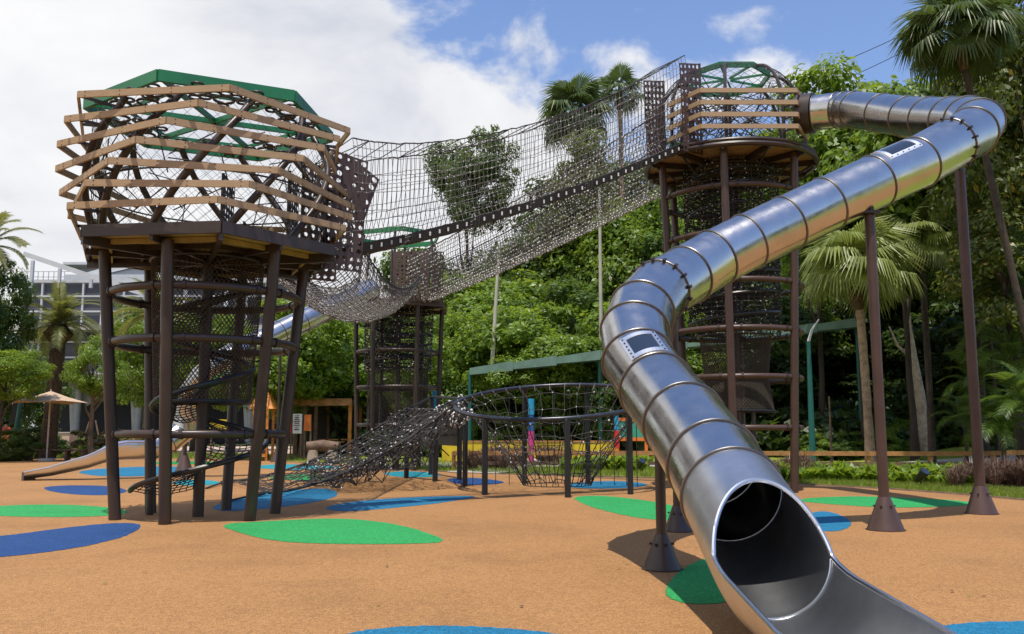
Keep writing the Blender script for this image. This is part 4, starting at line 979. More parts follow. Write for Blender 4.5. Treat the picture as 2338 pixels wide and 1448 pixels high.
# timber shelter with sign boards, little tower house, orange panel
def shelter():
    y = 44.; a, b_ = at_y(640, 925, y), at_y(805, 925, y); o = thing('timber_shelter', 'timber shelter with flat brown roof behind the rear tower', 'shelter', (a.x, y, 0)); zt = at_y(700, 918, y).z
    mb = MB(); mb.box(((a.x + b_.x) / 2, y + 1.5, zt), (b_.x - a.x, 4, .2)); mb.build('roof', 'timber_dark', o); mb = MB(); mb.box(((a.x + b_.x) / 2, y - .53, zt - .02), (b_.x - a.x + .1, .06, .34)); mb.build('fascia', 'timber', o)
    for f in (.03, .5, .97):
        for dy in (0, 3): mb = MB(); mb.box((a.x + (b_.x - a.x) * f, y + dy, zt / 2 - .05), (.16, .16, zt - .1)); mb.build('post', 'timber_orange' if f > .9 else 'timber_dark', o)
    mb = MB(); mb.box(((a.x + b_.x) / 2, y + 3.2, zt / 2), (b_.x - a.x, .1, zt - .25)); mb.build('back_wall', 'dark_void', o)
    for k in range(5): mb = MB(); mb.box((a.x + (b_.x - a.x) * (.55 + .09 * k), y + .3, .9 - .12 * (k % 2)), (.5, .3, .06)); mb.build('shelf', 'timber', o)
shelter()
def board(px0, px1, py0, py1, y, mat, label, lines=0, red=False):
    a, b_ = at_y(px0, py1, y), at_y(px1, py0, y); o = thing('sign_board', label, 'sign', (a.x, y, 0)); cx_, w_, h_ = (a.x + b_.x) / 2, b_.x - a.x, b_.z - a.z
    mb = MB(); mb.box((cx_, y, (a.z + b_.z) / 2), (w_, .06, h_)); mb.build('board', mat, o)
    for s_ in (-.42, .42): mb = MB(); mb.box((cx_ + s_ * w_, y + .07, a.z / 2 + .2), (.07, .07, a.z + .4)); mb.build('leg', 'timber_dark', o)
    if lines:
        mb = MB(); r = random.Random(int(px0))
        for k in range(lines):
            z = b_.z - h_ * (.1 + .8 * k / lines); ln = w_ * r.uniform(.35, .75); mb.box((cx_ - w_ * .05, y - .036, z), (ln, .01, h_ * .45 / lines * r.uniform(.6, 1.3)))
        mb.build('print', 'print_grey', o)
    return o
board(668, 690, 945, 990, 41.5, 'board_white', 'white information board with dark print in front of the shelter', 8)
board(653, 666, 952, 988, 41.45, 'red_paint', 'red panel at the edge of the white information board')
board(694, 711, 947, 984, 41.5, 'orange_paint', 'orange panel beside the white information board')
board(478, 530, 958, 980, 40, 'yellow_paint', 'orange-yellow play panel seen through the tower legs')
so_ = board(2001, 2016, 917, 941, 33, 'board_white', 'small white notice on a post beside the slide pole', 5)
def playhouse():
    y = 40.; a, b_ = at_y(573, 1035, y), at_y(612, 1035, y); o = thing('timber_playhouse', 'small timber play tower with shingled orange roof', 'playhouse', (a.x, y, 0)); zr = at_y(590, 932, y).z; zt = at_y(590, 886, y).z; cx_ = (a.x + b_.x) / 2; w_ = b_.x - a.x
    for sx in (-1, 1):
        for dy in (0, 1): mb = MB(); mb.box((cx_ + sx * w_ * .4, y + dy, zr / 2), (.1, .1, zr)); mb.build('post', 'timber_orange', o)
    for k in range(5):
        f0, f1_ = k / 5, (k + 1) / 5; R0, R1 = .75 * (1 - f0 * .75), .75 * (1 - f1_ * .75) ; z0, z1 = zr + (zt - zr) * f0, zr + (zt - zr) * f1_; mb = MB(); n = 4
        vs = [(cx_ + R0 * 1.05 * math.cos(PI / 4 + q * PI / 2), y + .5 + R0 * 1.05 * math.sin(PI / 4 + q * PI / 2), z0 - .03) for q in range(4)] + [(cx_ + R1 * math.cos(PI / 4 + q * PI / 2), y + .5 + R1 * math.sin(PI / 4 + q * PI / 2), z1) for q in range(4)]
        mb.add(vs, [(q, (q + 1) % 4, 4 + (q + 1) % 4, 4 + q) for q in range(4)] + [(4, 5, 6, 7)]); mb.build('shingle_row', 'timber_orange', o)
    for k in range(4): mb = MB(); mb.box((cx_, y - .08, .25 + .3 * k), (w_ * .8, .06, .14)); mb.build('step', 'timber_orange', o)
    mb = MB(); mb.box((cx_, y + .5, 1.2), (w_ * .9, 1.0, .08)); mb.build('floor_board', 'timber_orange', o)
playhouse()
# poles, lamps, canopy beam, cables
def mast(px_t, py_t, px_b, py_b, y, r, mat, label, name='light_pole', head=False):
    b_ = at_y(px_b, py_b, y); t_ = at_y(px_t, py_t, y); b_.z = gz(b_.x, y) - .02; o = thing(name, label, 'pole', b_)
    mb = MB(); mb.tube([b_, b_.lerp(t_, .5), t_], [r, r * .85, r * .6], 12); mb.build('shaft', mat, o, True)
    mb = MB(); mb.tube([b_, b_ + V3(0, 0, .25)], [r * 2.2, r * 1.3], 12); mb.build('foot', mat, o, True)
    if head: mb = MB(); mb.tube([t_, t_ + V3(.15, 0, .45), t_ + V3(.35, -.2, .8)], [r * .5, r * .4, r * .15], 8); mb.build('lamp_arm', 'white_paint', o, True)
mast(1140, 560, 1112, 980, 43, .12, 'pole_pale', 'slim pale pole leaning in front of the wood'); mast(1369, 430, 1374, 960, 43, .11, 'pole_pale', 'slim pale pole rising behind the hoop net')
mast(1846, 780, 1856, 1060, 33, .12, 'teal_paint', 'teal lamp pole with pale curved arm behind the domed tower', 'lamp_pole', True)
mast(1893, 905, 1899, 1040, 36, .05, 'timber_dark', 'thin post with brown top between teal pole and fan palm', 'thin_post')
mast(62, 820, 32, 985, 42, .12, 'teal_paint', 'dark teal lamp pole leaning by the red-shirted person', 'lamp_pole', True)
def banner():
    p = [at_y(*q, 42.3) for q in ((22, 965), (36, 965), (55, 862), (38, 864))]; mb = MB(); b2_ = [v + V3(0, .05, 0) for v in p]; mb.hexa(p + b2_); tag(mb.build('banner', 'navy'), 'dark banner hanging from the leaning teal lamp pole', 'banner')
banner()
def canopy_beam():
    o = thing('canopy_roof', 'pale green flat canopy edge crossing in front of the wood', 'canopy', at_y(1080, 990, 40.6)); A_, B_ = at_y(1072, 848, 40.6), at_y(1965, 735, 40.6)
    n = 9
    for k in range(n):
        p, q = A_.lerp(B_, k / n), A_.lerp(B_, (k + 1) / n - .0006); mb = MB(); mb.hexa([p - V3(0, 0, .15), q - V3(0, 0, .22), q + V3(0, 1.4, -.2), p + V3(0, 1.4, -.15), p + V3(0, 0, .15), q + V3(0, 0, .22), q + V3(0, 1.4, .2), p + V3(0, 1.4, .15)]); mb.build('roof_panel', 'canopy_green', o)
    for k in range(0, n + 1, 3): p = A_.lerp(B_, k / n); mb = MB(); mb.tube([(p.x, p.y + .5, gz(p.x, p.y)), (p.x, p.y + .5, p.z)], .09, 10); mb.build('post', 'teal_paint', o, True)
canopy_beam()
def cable(a, b_, sag, label):
    a, b_ = Vector(a), Vector(b_); mb = MB(); mb.tube([a.lerp(b_, i / 16) - V3(0, 0, sag * 4 * (i / 16) * (1 - i / 16)) for i in range(17)], .022, 5); tag(mb.build('overhead_cable', 'rope'), label, 'cable', 'overhead cables')
cable(at_y(1700, 215, 70), at_y(2180, 20, 45), .5, 'thin dark overhead cable crossing the blue sky above the wood'); cable(at_y(1780, 235, 70), at_y(2180, 55, 45), .4, 'thin dark overhead cable crossing the blue sky above the wood')
def spot(px, py, label):
    g = at_z(px, py); o = thing('spotlight', label, 'spotlight', g); mb = MB(); mb.tube([g, g + V3(0, 0, .16)], .018, 6); mb.build('stake', 'black_steel', o, True)
    mb = MB(); mb.tube([g + V3(-.05, .1, .14), g + V3(.0, 0, .24), g + V3(.05, -.14, .36)], [.05, .09, .11], 12); mb.build('housing', 'black_steel', o, True); mb = MB(); mb.tube([g + V3(.05, -.14, .36), g + V3(.058, -.16, .378)], .095, 12); mb.build('lens', 'tinted_glass', o, True)
spot(2103, 1112, 'black garden spotlight in the bedding row beside the tall slide pole'); spot(1462, 1079, 'black garden spotlight behind the lower slide bend')
# person in a red shirt on the far terrace, half hidden by plants
def person():
    p = at_y(13, 985, 41.6); x, y = p.x, 41.6; me = bpy.data.meshes.new('body')
    J = [(0, 0, .95), (0, 0, 1.2), (0, 0, 1.42), (0, 0, 1.52), (0, 0, 1.64), (.19, 0, 1.42), (.24, -.05, 1.15), (.17, -.22, .98), (-.19, 0, 1.42), (-.25, -.03, 1.15), (-.2, -.2, .95), (.1, 0, .88), (.11, -.02, .48), (.11, .03, .07), (.12, -.14, .04), (-.1, 0, .88), (-.12, .05, .48), (-.12, .08, .07), (-.13, -.09, .04)]
    E_ = [(0, 1), (1, 2), (2, 3), (3, 4), (2, 5), (5, 6), (6, 7), (2, 8), (8, 9), (9, 10), (0, 11), (11, 12), (12, 13), (13, 14), (0, 15), (15, 16), (16, 17), (17, 18)]
    R = [.15, .14, .15, .055, .10, .075, .05, .035, .075, .05, .035, .095, .065, .045, .04, .095, .065, .045, .04]
    me.from_pydata(J, E_, []); o = link('person', me, None, (x, y, 0)); tag(o, 'person in a red shirt and dark trousers standing by the leaning teal lamp pole', 'person')
    sm = o.modifiers.new('skin', 'SKIN'); 
    for i, v in enumerate(me.skin_vertices[0].data if me.skin_vertices else []): pass
    if not me.skin_vertices:
        bm = bmesh.new(); bm.from_mesh(me); bm.verts.layers.skin.verify(); bm.to_mesh(me); bm.free()
    for i, v in enumerate(me.skin_vertices[0].data): v.radius = (R[i], R[i] * .8); v.use_root = (i == 0)
    o.modifiers.new('sub', 'SUBSURF').levels = 2
    dg = bpy.context.evaluated_depsgraph_get(); ev = o.evaluated_get(dg); m2 = bpy.data.meshes.new_from_object(ev); o.modifiers.clear(); o.data = m2
    m2.materials.clear()
    for m_ in ('red_paint', 'cloth_dark', 'skin', 'hair'): m2.materials.append(MATS[m_])
    for f in m2.polygons:
        c = f.center; f.use_smooth = True
        f.material_index = 1 if c.z < .93 and abs(c.x) < .19 and c.y > -.16 else 2 if c.z > 1.5 or (abs(c.x) > .2 and c.z < 1.2) else 0
    bm = bmesh.new(); bmesh.ops.create_icosphere(bm, subdivisions=3, radius=.115)
    for v in bm.verts: v.co.z *= 1.12
    bmesh.ops.delete(bm, geom=[v for v in bm.verts if v.co.y < -.05 and v.co.z < .05], context='VERTS'); hm = bpy.data.meshes.new('hair'); bm.to_mesh(hm); bm.free(); hm.materials.append(MATS['hair']); link('hair', hm, o, (0, .01, 1.68))
person()

# ------------------------------------------------------------------ vegetation
def crown_mesh(name, mat, seed, nl=9000, leaf=.055, clumps=70, flat=.25, shell=.62):
    """unit crown (radius about 1): leaf quads gathered in clumps of uneven size"""
    r = np.random.default_rng(seed)
    d = r.normal(size=(clumps, 3)); d /= np.linalg.norm(d, axis=1)[:, None]
    rad = shell + (1 - shell) * r.random(clumps) ** .6; lump = 1 + .22 * np.sin(3 * d[:, 0] + seed) + .2 * np.sin(4 * d[:, 2] + 2 * seed) + .15 * np.sin(5 * d[:, 1] - seed)
    C = d * (rad * lump * .86)[:, None]; S = .09 + .19 * r.random(clumps) ** 1.4
    wgt = S ** 2; idx = r.choice(clumps, nl, p=wgt / wgt.sum())
    q = r.normal(size=(nl, 3)); q /= np.linalg.norm(q, axis=1)[:, None]
    pos = C[idx] + q * (S[idx] * r.random(nl) ** .35)[:, None] * np.array([1.15, 1.15, .8])
    nrm = q * .9 + C[idx] * .5 + np.array([0, 0, flat + .35]) + r.normal(size=(nl, 3)) * .55; nrm /= np.linalg.norm(nrm, axis=1)[:, None]
    return leaf_quads(name, pos, nrm, leaf * (.6 + .8 * r.random(nl)), mat, r)
def leaf_quads(name, pos, nrm, size, mat, r, asp=1.9, droop=None):
    n = len(pos); a = r.normal(size=(n, 3))
    u = np.cross(nrm, a); u /= np.linalg.norm(u, axis=1)[:, None] + 1e-9; w_ = np.cross(nrm, u)
    s = size[:, None]; h = s * asp / 2
    V = np.stack([pos - w_ * h, pos + u * s * .5 - w_ * h * .1 + nrm * s * .12, pos + w_ * h, pos - u * s * .5 - w_ * h * .1 + nrm * s * .12], 1).reshape(-1, 3)
    return npmesh(name, V, np.arange(n * 4).reshape(n, 4), 4, mat)
CROWN = {}
for key, mat, leaf, nl, cl in (('light', 'leaf_light', .042, 17000, 120), ('mid', 'leaf_mid', .038, 18000, 120), ('dark', 'leaf_dark', .044, 12000, 90), ('mixed', 'leaf_mixed', .036, 20000, 130), ('fine', 'leaf_light', .032, 20000, 130), ('yellow', 'leaf_yellow', .075, 4500, 45), ('red', 'leaf_red', .08, 4000, 40)):
    CROWN[key] = [crown_mesh('crown', mat, 11 * k + len(key) * 5 + ord(key[0]), nl, leaf, cl) for k in range(3 if key in ('light', 'mid', 'dark', 'mixed') else 2)]
def trunk_mesh(seed, mat, h=1., r=.035, lean=.06, limbs=7, crown0=.4):
    rd = random.Random(seed); mb = MB(); n = 8
    lx, ly = rd.uniform(-lean, lean), rd.uniform(-lean, lean)
    pts = [V3(lx * (i / n) ** 1.5 + rd.uniform(-.006, .006), ly * (i / n) ** 1.5 + rd.uniform(-.006, .006), h * .88 * i / n) for i in range(n + 1)]
    mb.tube(pts, [r * (1.35 if i == 0 else 1) * (1 - .75 * i / n) for i in range(n + 1)], 9)
    for k in range(limbs):
        f = crown0 + (.85 - crown0) * k / limbs; i = int(f * n); p = pts[i].lerp(pts[i + 1], f * n - i); a = rd.uniform(0, 6.28) + k * 2.4; ln = rd.uniform(.16, .3)
        q = p + V3(math.cos(a) * ln * .5, math.sin(a) * ln * .5, ln * .45); e_ = q + V3(math.cos(a + .3) * ln * .5, math.sin(a + .3) * ln * .5, ln * .6)
        mb.tube([p, q, e_], [r * .42, r * .3, r * .1], 6)
    return mb.mesh('trunk', True, (mat,))
TRUNK = [trunk_mesh(k, ('bark', 'bark_dark', 'bark_dark', 'bark')[k]) for k in range(4)]; WTRUNK = [trunk_mesh(k + 20, 'bark_dark', r=.028) for k in range(3)]
tcount = 0
def tree(label, px, top, Y, R, kind, group=None, crown_low=.25, base=None, name='broadleaf_tree', asp=None, tr=None, x=None):
    global tcount
    p = at_y(px, top, Y); x = p.x; g = gz(x, Y) if base is None else base; H = max(1.5, p.z - g)
    o = thing(name, label, 'tree', (x, Y, g), group)
    k = tcount; tcount += 1
    t_ = link('trunk', tr or TRUNK[k % 4], o, (0, 0, -.05)); rt_ = min(H * .95, 7.5) * .75; t_.scale = (rt_, rt_, H * .93); t_.rotation_euler = (0, 0, k * 1.3)
    c = link('crown', CROWN[kind][k % len(CROWN[kind])], o, (0, 0, H * (1 + crown_low) / 2)); c.scale = (R, R, H * (1 - crown_low) / 2); c.rotation_euler = (0, 0, k * 2.1)
    return o
WOOD = 'trees of the dense wood on the hillside'
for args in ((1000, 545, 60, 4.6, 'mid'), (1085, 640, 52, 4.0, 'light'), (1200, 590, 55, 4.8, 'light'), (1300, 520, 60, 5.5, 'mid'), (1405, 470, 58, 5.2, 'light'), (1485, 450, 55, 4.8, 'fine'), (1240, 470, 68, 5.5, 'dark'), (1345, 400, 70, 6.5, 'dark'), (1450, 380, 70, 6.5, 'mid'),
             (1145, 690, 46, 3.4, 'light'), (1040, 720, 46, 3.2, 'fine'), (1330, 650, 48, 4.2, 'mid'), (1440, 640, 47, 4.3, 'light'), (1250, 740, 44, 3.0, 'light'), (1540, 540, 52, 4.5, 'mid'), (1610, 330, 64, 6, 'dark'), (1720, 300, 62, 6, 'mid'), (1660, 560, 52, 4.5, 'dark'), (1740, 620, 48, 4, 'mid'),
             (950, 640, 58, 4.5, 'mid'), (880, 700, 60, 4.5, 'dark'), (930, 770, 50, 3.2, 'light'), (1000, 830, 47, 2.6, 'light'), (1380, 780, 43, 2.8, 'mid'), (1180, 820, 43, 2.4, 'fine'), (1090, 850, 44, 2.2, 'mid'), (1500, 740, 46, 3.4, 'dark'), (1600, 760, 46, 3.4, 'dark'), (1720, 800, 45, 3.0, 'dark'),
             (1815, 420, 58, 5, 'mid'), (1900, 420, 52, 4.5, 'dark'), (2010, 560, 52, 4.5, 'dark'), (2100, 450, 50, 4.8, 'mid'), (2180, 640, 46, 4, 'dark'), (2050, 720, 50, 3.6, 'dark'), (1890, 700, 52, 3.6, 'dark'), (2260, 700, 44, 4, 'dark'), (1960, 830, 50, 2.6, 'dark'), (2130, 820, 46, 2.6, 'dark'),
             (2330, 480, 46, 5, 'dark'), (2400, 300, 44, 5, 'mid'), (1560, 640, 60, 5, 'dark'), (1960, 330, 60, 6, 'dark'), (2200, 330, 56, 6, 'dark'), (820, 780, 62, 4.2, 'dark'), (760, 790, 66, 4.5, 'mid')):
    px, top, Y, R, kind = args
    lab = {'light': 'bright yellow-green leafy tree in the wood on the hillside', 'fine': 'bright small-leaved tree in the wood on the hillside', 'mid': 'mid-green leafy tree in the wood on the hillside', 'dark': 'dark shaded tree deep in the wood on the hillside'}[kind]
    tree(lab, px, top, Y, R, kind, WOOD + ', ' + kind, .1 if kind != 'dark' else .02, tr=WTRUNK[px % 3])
# single trees
tree('tall slim tree rising above the wood behind the long net bridge', 1075, 295, 54, 2.7, 'mid', None, .62)
tree('bushy tree crown rising behind the climbing end of the net bridge', 1330, 330, 58, 3.6, 'mixed', None, .3)
for px, top, Y, R in ((1845, 215, 42, 3.6), (1935, 165, 40, 3.8), (2040, 140, 38, 3.8)):
    tree('sunlit large-leaved tree on the skyline behind the upper slide run', px, top, Y, R, 'light', 'sunlit skyline trees', .45, tr=WTRUNK[px % 3])
tree('tall dark tree with scattered yellow leaves beside the fan-leaved palm crown', 2335, -140, 30, 3.3, 'mixed', None, .45)
tree('mid-green tree behind the slide bend, below the palm crown', 2190, 150, 36, 3.2, 'mid', None, .5, tr=WTRUNK[0])
tree('dense tree with mottled yellow-green leaves behind the tallest slide pole', 2290, 410, 31, 2.6, 'mixed', None, .45)
tree('sunlit bushy tree below the outer bend of the slide', 2200, 360, 40, 3.0, 'fine', None, .55)
for px, top, Y, R in ((700, 690, 44, 3.2), (615, 735, 42, 2.6), (775, 740, 47, 2.8)):
    tree('light-green feathery tree with slim dark trunks beside the timber shelter', px, top, Y, R, 'light', 'light-green trees beside the shelter', .3)
for k, (px, yb) in enumerate(((722, 1035), (742, 1035), (765, 1030))):
    pass
tree('glossy dense tree beside the white glass building', -20, 600, 42, 2.0, 'mid', None, .3)
for px, top, Y in ((-70, 700, 62), (-10, 760, 60), (60, 800, 66)):
    tree('mid-green tree closing off the terrace beyond the umbrella', px, top, Y, 3.2, 'mid', 'trees closing off the terrace', .05)
tree('layered feathery tree in front of the glossy dense tree', 10, 800, 38, 1.7, 'fine', None, .55)
tree('small light-green young tree propped by stakes near the open chute', 222, 765, 42, 1.5, 'fine', None, .45)
for px, top, Y, R in ((345, 690, 56, 2.6), (455, 700, 58, 2.8), (540, 720, 60, 3.)):
    tree('soft green tree behind the legs of the plank-cage tower', px, top, Y, R, 'fine', 'soft trees behind the plank-cage tower', .3)
# leaning bare trunk with pale bark
lt = thing('leaning_tree', 'leaning tree with bare pale trunk on the shaded bank', 'tree', at_y(2112, 1035, 40))
P = [at_y(*p, 40) for p in ((2118, 1045), (2108, 980), (2100, 900), (2085, 820), (2072, 740), (2070, 680))]
mb = MB(); mb.tube(P, [.36, .26, .22, .19, .16, .12], 10); mb.tube([P[3], at_y(2050, 790, 40), at_y(2030, 745, 40)], [.09, .06, .03], 6); mb.build('trunk', 'bark_pale', lt, True)
c = link('crown', CROWN['mid'][0], lt, at_y(2060, 640, 40) - lt.location); c.scale = (3.0, 2.2, 1.1)
# bushes and ground cover
def bush(label, px, py, Y, R, H, kind, group=None, name='shrub'):
    p = at_y(px, py, Y); g = gz(p.x, Y); o = thing(name, label, 'shrub', (p.x, Y, g), group)
    c = link('foliage', CROWN[kind][int(px) % len(CROWN[kind])], o, (0, 0, H * .45)); c.scale = (R, R * .8, H * .58); c.rotation_euler = (0, 0, px)
    s_ = link('stem', TRUNK[0], o, (0, 0, -.03)); s_.scale = (H * .7,) * 3
for px, py, Y, R, H, kind in ((205, 940, 46, 1.2, 1.3, 'red'), (262, 930, 47, 1.3, 1.5, 'red'), (318, 935, 46, 1.2, 1.4, 'red')):
    bush('rounded shrub with red-tipped leaves on the far lawn', px, py, Y, R, H, kind, 'red-tipped shrubs')
for px, Y, R, H in ((60, 44, 1.5, 1.6), (110, 50, 1.2, 1.4), (20, 40, 1.2, 1.3)):
    bush('dark rounded shrub near the canvas umbrella', px, 950, Y, R, H, 'mid', 'shrubs near the umbrella')
for k in range(9): bush('low clipped hedge plant along the far paving', 205 + 14 * k, 985, 43, .5, .6, 'light', 'low hedge plants')
for k in range(20):
    px = 1840 + 26 * k; bush('low leafy bank shrub beyond the timber rail', px + random.uniform(-8, 8), 1000, 40.5 + random.uniform(-1, 1.5), 1.0, 1.0 + random.uniform(-.2, .3), 'light' if k % 3 else 'mid', 'bank shrubs beyond the rail')
for k in range(14):
    px = 1000 + 36 * k; bush('leafy shrub in front of the wood beyond the yellow wall', px, 990, 43.5 + random.uniform(-1, 1.), 1.3, 1.7 + random.uniform(-.4, .5), 'light' if k % 2 else 'mid', 'shrubs before the wood')
def strap_mesh(name, mat, seed, n=26, L_=.5, wd=.05, spread=.8, droop=.35):
    r = random.Random(seed); mb = MB()
    for k in range(n):
        a = r.uniform(0, 6.28); l = L_ * r.uniform(.6, 1.15); sp = r.uniform(.15, spread); u = V3(math.cos(a), math.sin(a), 0); s_ = V3(-u.y, u.x, 0) * wd * r.uniform(.7, 1.2); b0 = u * r.uniform(0, .06) * L_ * 2
        pts = [b0, b0 + u * l * sp * .45 + V3(0, 0, l * .62), b0 + u * l * sp + V3(0, 0, l * (1 - droop * sp))]
        mb.add([pts[0] - s_ * .4, pts[0] + s_ * .4, pts[1] + s_, pts[1] - s_, pts[2]], [(0, 1, 2, 3), (3, 2, 4)])
    return mb.mesh(name, False, (mat,))
STRAP = [strap_mesh('leaves', 'leaf_light', 3 + k, 22, .42, .065, .9) for k in range(4)]
FOUNT = [strap_mesh('blades', 'leaf_purple', 30 + k, 130, .75, .012, 1.0, .55) for k in range(3)]
YUCCA = [strap_mesh('leaves', 'leaf_strap', 50 + k, 40, .55, .03, .9, .2) for k in range(2)]
def plant(label, x, y, meshes, sc_, group, name, k, cat='plant'):
    o = link(name, meshes[k % len(meshes)], None, (x, y, gz(x, y) - .01)); o.rotation_euler = (0, 0, k * 1.7); o.scale = (sc_,) * 3; tag(o, label, cat, group)
k = 0
for row in range(3):
    for px in range(1725, 2240, 15):
        f = (px - 1725) / 515; y0 = 1100 - 5 * sst(0, .3, f) + 14 * f - row * (6 + 2 * f); p = at_z(px + random.uniform(-6, 6), y0 + random.uniform(-1.5, 1.5)); k += 1
        plant('leafy light-green bedding plant in the bed along the lawn', p.x, p.y, STRAP, random.uniform(.7, 1.15) * (p.y / 24), 'bedding plants along the lawn', 'bedding_plant', k)
for row in range(2):
    for px in range(1290, 1480, 14):
        p = at_z(px + random.uniform(-6, 6), 1076 - row * 8 + random.uniform(-1.5, 1.5)); k += 1
        plant('leafy light-green bedding plant behind the hoop net', p.x, p.y, STRAP, random.uniform(.9, 1.5), 'bedding plants behind the hoop net', 'bedding_plant', k)
for cx_, cy_, wx, n_, sc_, lab in ((2290, 1112, 110, 26, 1.0, 'purple-brown fountain grass clump by the tallest slide pole'), (1780, 1092, 60, 16, .9, 'purple-brown fountain grass clump at the end of the bedding row'), (1115, 1070, 40, 14, 1.3, 'purple-brown fountain grass clump beside the side path'), (1235, 1062, 60, 18, 1.3, 'purple-brown fountain grass clump behind the hoop net')):
    for i in range(n_):
        p = at_z(cx_ + random.uniform(-wx, wx), cy_ + random.uniform(-12, 4)); k += 1
        plant(lab, p.x, p.y, FOUNT, min(sc_, 1.1) * random.uniform(.8, 1.2), lab + ' set', 'fountain_grass', k, 'grass')
for i in range(22):
    p = at_z(random.uniform(-10, 110), 1038 - random.uniform(0, 8)); k += 1
    plant('striped strap-leaved plant on the edge of the far lawn', p.x, p.y, YUCCA, random.uniform(1.6, 2.6), 'strap-leaved plants', 'strap_plant', k)
for i in range(26):
    p = at_z(random.uniform(170, 330), 1036 - random.uniform(0, 4)); k += 1
    plant('low dark-green plant under the staked tree', p.x, p.y, STRAP, random.uniform(1.8, 2.6), 'low plants under the staked tree', 'low_plant', k)
# palms
def fan_leaf(seed, mat, R=1., seg=40, arc=2.2):
    r = random.Random(seed); mb = MB(); L_ = .75
    mb.tube([V3(0, 0, 0), V3(.4, 0, .16), V3(L_, 0, .18)], [.022, .016, .012], 5)
    for k in range(seg):
        a = -arc + 2 * arc * k / (seg - 1); l = R * (1 - .25 * abs(a) / arc) * r.uniform(.9, 1.05); d = V3(math.cos(a), math.sin(a), 0); n = V3(-d.y, d.x, 0) * .03
        c = V3(L_, 0, .18); m_ = c + d * l * .58 + V3(0, 0, -.05 - .04 * math.cos(a)); e_ = c + d * l * .88 + V3(0, 0, -.38 - .3 * r.random()); z = V3(0, 0, .02)
        mb.add([c, m_ - n, m_ + n, m_ + z * 1.4, e_], [(0, 1, 3), (0, 3, 2), (1, 4, 3), (3, 4, 2)])
    return mb.mesh('frond', False, (mat,))
def feather_leaf(seed, mat, L_=2.6, n=34, lf=.55, arch=1.0):
    r = random.Random(seed); mb = MB(); pts = []
    for i in range(11):
        f = i / 10; pts.append(V3(L_ * (f - .18 * f * f), 0, L_ * (.55 * f - arch * .75 * f * f)))
    mb.tube(pts, [.03 * (1 - .85 * i / 10) for i in range(11)], 5)
    for k in range(n):
        f = .12 + .88 * k / n; i = min(int(f * 10), 9); p = pts[i].lerp(pts[i + 1], f * 10 - i); t = (pts[i + 1] - pts[i]).normalized(); l = lf * (1 - .55 * abs(f - .45)) * r.uniform(.85, 1.1)
        for s_ in (-1, 1):
            d = (V3(0, s_, 0) + t * .75 + V3(0, 0, .12)).normalized(); e_ = p + d * l + V3(0, 0, -.22 * l); n_ = t * .022
            mb.add([p - n_, p + n_, p + d * l * .5 + n_ * 1.3, p + d * l * .5 - n_ * 1.3, e_], [(0, 1, 2, 3), (3, 2, 4)])
    return mb.mesh('frond', False, (mat,))
FAN = [fan_leaf(k, 'leaf_fan') for k in range(4)]; FAND = [fan_leaf(k + 9, 'leaf_fan_dark') for k in range(4)]
DATE = [feather_leaf(k, 'leaf_date') for k in range(3)]; FEA = [feather_leaf(k + 5, 'leaf_mid', 2.4, 26, .6, .9) for k in range(3)]; FEAY = [feather_leaf(k + 15, 'leaf_date', 3.0, 40, .55, .8) for k in range(3)]
def palm(label, base, top, fronds, nf, sc_, rt, trunk='palm_trunk', name='fan_palm', emin=-.7, emax=1.25, fibre=True):
    base, top = Vector(base), Vector(top); o = thing(name, label, 'palm', base)
    mb = MB(); n = 14; mid = base.lerp(top, .5) + V3(.1, 0, 0)
    pts = [base * (1 - f) ** 2 + mid * 2 * f * (1 - f) + top * f * f for f in [i / n for i in range(n + 1)]]
    mb.tube(pts, [rt * (1.3 - .3 * min(1, 4 * i / n)) * (1 + .07 * (i % 2)) for i in range(n + 1)], 12); mb.build('trunk', trunk, o, True)
    if fibre: mb = MB(); d = (top - base).normalized(); mb.tube([top - d * sc_ * .85, top - d * sc_ * .4, top + d * sc_ * .12], [rt * 1.15, rt * 2.1, rt * .9], 12); mb.build('fibre_sheath', 'palm_fibre', o, True)
    for k in range(nf):
        f = k / (nf - 1); el = emax - (emax - emin) * f ** .9 + random.uniform(-.12, .12); az = k * 2.4 + random.uniform(-.25, .25)
        fo = link('frond', fronds[k % len(fronds)], o, top - base); s_ = sc_ * random.uniform(.85, 1.12); fo.scale = (s_, s_, s_); fo.rotation_euler = (random.uniform(-.25, .25), -el, az)
palm('fan palm with drooping pale fronds and straight trunk behind the timber rail', at_z(1988, 1066), at_y(1955, 625, at_z(1988, 1066).y), FAN, 25, 1.65, .15, emin=-.55)
p = at_y(2100, 560, 36); palm('fan palm in the shade just behind the taller pale one', (p.x, 36, gz(p.x, 36)), p, FAN, 18, 1.3, .12, 'bark_dark')
p = at_y(1315, 265, 60); palm('tall fan palm on the skyline behind the long net bridge', (p.x, 60, gz(p.x, 60)), p, FAND, 24, 1.9, .2)
p = at_y(1415, 215, 62); palm('fan palm crown close to the tall one behind the net bridge', (p.x, 62, gz(p.x, 62)), p, FAND, 14, 1.4, .16)
p = at_y(2185, 85, 27); q_ = at_y(2400, 900, 27); palm('dark fan palm high above the upper slide run', (q_.x, 27, gz(q_.x, 27)), p, FAND, 32, 1.3, .10, 'bark_dark')
p = at_y(135, 745, 44); palm('shaggy date palm with arching yellow-green fronds behind the umbrella', (at_y(115, 900, 44).x, 44, 0), p, DATE, 36, .95, .34, 'palm_fibre', 'date_palm', -.5, 1.35)
p = at_y(355, 720, 50); palm('feathery palm seen through the legs of the plank-cage tower', (p.x, 50, 0), p, FEAY, 24, 1.0, .25, 'palm_fibre', 'date_palm', -.5, 1.3)
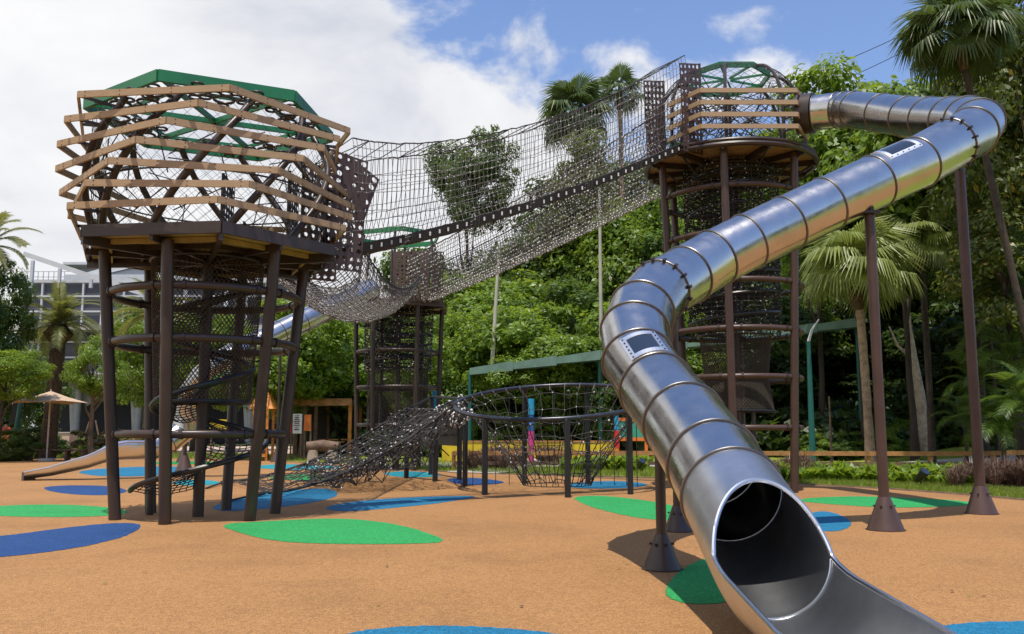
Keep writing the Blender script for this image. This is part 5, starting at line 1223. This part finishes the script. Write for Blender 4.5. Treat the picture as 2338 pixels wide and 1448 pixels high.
p = at_y(-25, 560, 40); palm('coconut palm whose fronds reach past the glossy dense tree', (p.x, 40, 0), p, FEAY, 22, .8, .2, 'palm_trunk', 'coconut_palm', -.6, 1.2, False)
for i, (px, py, Y, s_) in enumerate(((2230, 880, 33, .8), (2310, 830, 31, .9), (2285, 980, 29, .75), (2340, 930, 28, .8), (2200, 960, 35, .7), (2330, 720, 33, .9), (2260, 770, 36, .9))):
    p = at_y(px, py, Y); o = palm('dark-green understory palm in the shade behind the tallest slide pole', (p.x, Y, gz(p.x, Y)), p, FEA, 16, s_, .07, 'bark_dark', 'understory_palm', -.3, 1.3, False)
for o in list(COL.objects):
    if o.name.startswith('understory_palm'): o['group'] = 'understory palms'
# undergrowth on the hill: one mass nobody could count
r_ = np.random.default_rng(5); n_ = 52000
X = r_.uniform(-16, 46, n_); Y_ = 40 + 44 * r_.random(n_) ** 1.6; Zg = np.array([gz(a, b) for a, b in zip(X, Y_)])
keep = Zg > .12; X, Y_, Zg = X[keep], Y_[keep], Zg[keep]
lump = 1.2 + 1.1 * np.sin(X * 1.1 + np.sin(Y_ * .8)) * np.sin(Y_ * .9 + X * .3)
pos = np.stack([X, Y_, Zg + r_.random(len(X)) ** .7 * np.clip(lump, .25, 3)], 1)
nr = r_.normal(size=pos.shape) * .6 + np.array([0, -.25, .8]); nr /= np.linalg.norm(nr, axis=1)[:, None]
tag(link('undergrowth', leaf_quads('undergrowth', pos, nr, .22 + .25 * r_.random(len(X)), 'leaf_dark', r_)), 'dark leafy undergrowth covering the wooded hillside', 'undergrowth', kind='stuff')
# lawn blades on the visible strips
def lawn(n, xf, label):
    r = np.random.default_rng(n); P = np.array([tuple(at_z(*xf(r))) for _ in range(n)]); k = len(P)
    a = r.random(k) * 6.28; l = .05 + .07 * r.random(k); u = np.stack([np.cos(a), np.sin(a), 0 * a], 1); sc_ = (P[:, 1] / 20)[:, None] ** .6
    V = np.stack([P - u * .007 * sc_, P + u * .007 * sc_, P + np.stack([r.normal(size=k) * .03, r.normal(size=k) * .03, l], 1) * sc_], 1).reshape(-1, 3)
    tag(link('grass', npmesh('grass', V, np.arange(3 * k).reshape(k, 3), 3, 'grass_blade')), label, 'grass', kind='stuff')
def edge_y(px):
    for (a, ya), (b_, yb) in zip(rub_px[:-1], rub_px[1:]):
        if a <= px <= b_: return ya + (yb - ya) * (px - a) / (b_ - a)
    return 1100
def f1(r): px = r.uniform(1500, 2400); return px, edge_y(px) - 2 - r.random() * (12 + 10 * (px - 1500) / 900)
def f2(r): px = r.uniform(620, 1500); return px, edge_y(px) - 2 - r.random() * 22
def f3(r): px = r.uniform(-40, 620); return px, edge_y(px) - 1.5 - r.random() * 12
lawn(24000, f1, 'mown grass strip between the tan floor and the bedding plants'); lawn(16000, f2, 'mown grass behind the hoop net and rope climb'); lawn(12000, f3, 'mown grass beyond the open chute')
# fallen leaves on the floor
lm = [leaf_quads('fallen_leaf', np.zeros((1, 3)), np.array([[.1, .1, 1.]]), np.array([.03]), m_, np.random.default_rng(3)) for m_ in ('leaf_yellow', 'leaf_purple')]
for i in range(16):
    p = at_z(random.uniform(40, 2300), random.uniform(1110, 1400) ** 1.0); o = link('fallen_leaf', lm[i % 2], None, (p.x, p.y, .012)); o.rotation_euler = (0, 0, i); tag(o, 'small dry leaf lying on the rubber floor', 'leaf', 'fallen leaves')

for i, (x, y) in enumerate(((-26, -30), (-17, -34), (-9, -30), (-1, -35), (7, -31), (15, -34), (23, -30), (29, -22), (-34, -20), (33, -8))):  # unseen tree row, added to darken the reflections in the steel slide
    o = thing('broadleaf_tree', 'unseen tree behind the viewer, added to be mirrored in the steel slide', 'tree', (x, y, 0), 'unseen trees added behind the viewer')
    t_ = link('trunk', TRUNK[i % 4], o, (0, 0, -.05)); t_.scale = (6, 6, 9)
    c = link('crown', CROWN['mid'][i % 3], o, (0, 0, 6.5)); c.scale = (4.6, 4.6, 5.2); c.rotation_euler = (0, 0, i * 1.9)
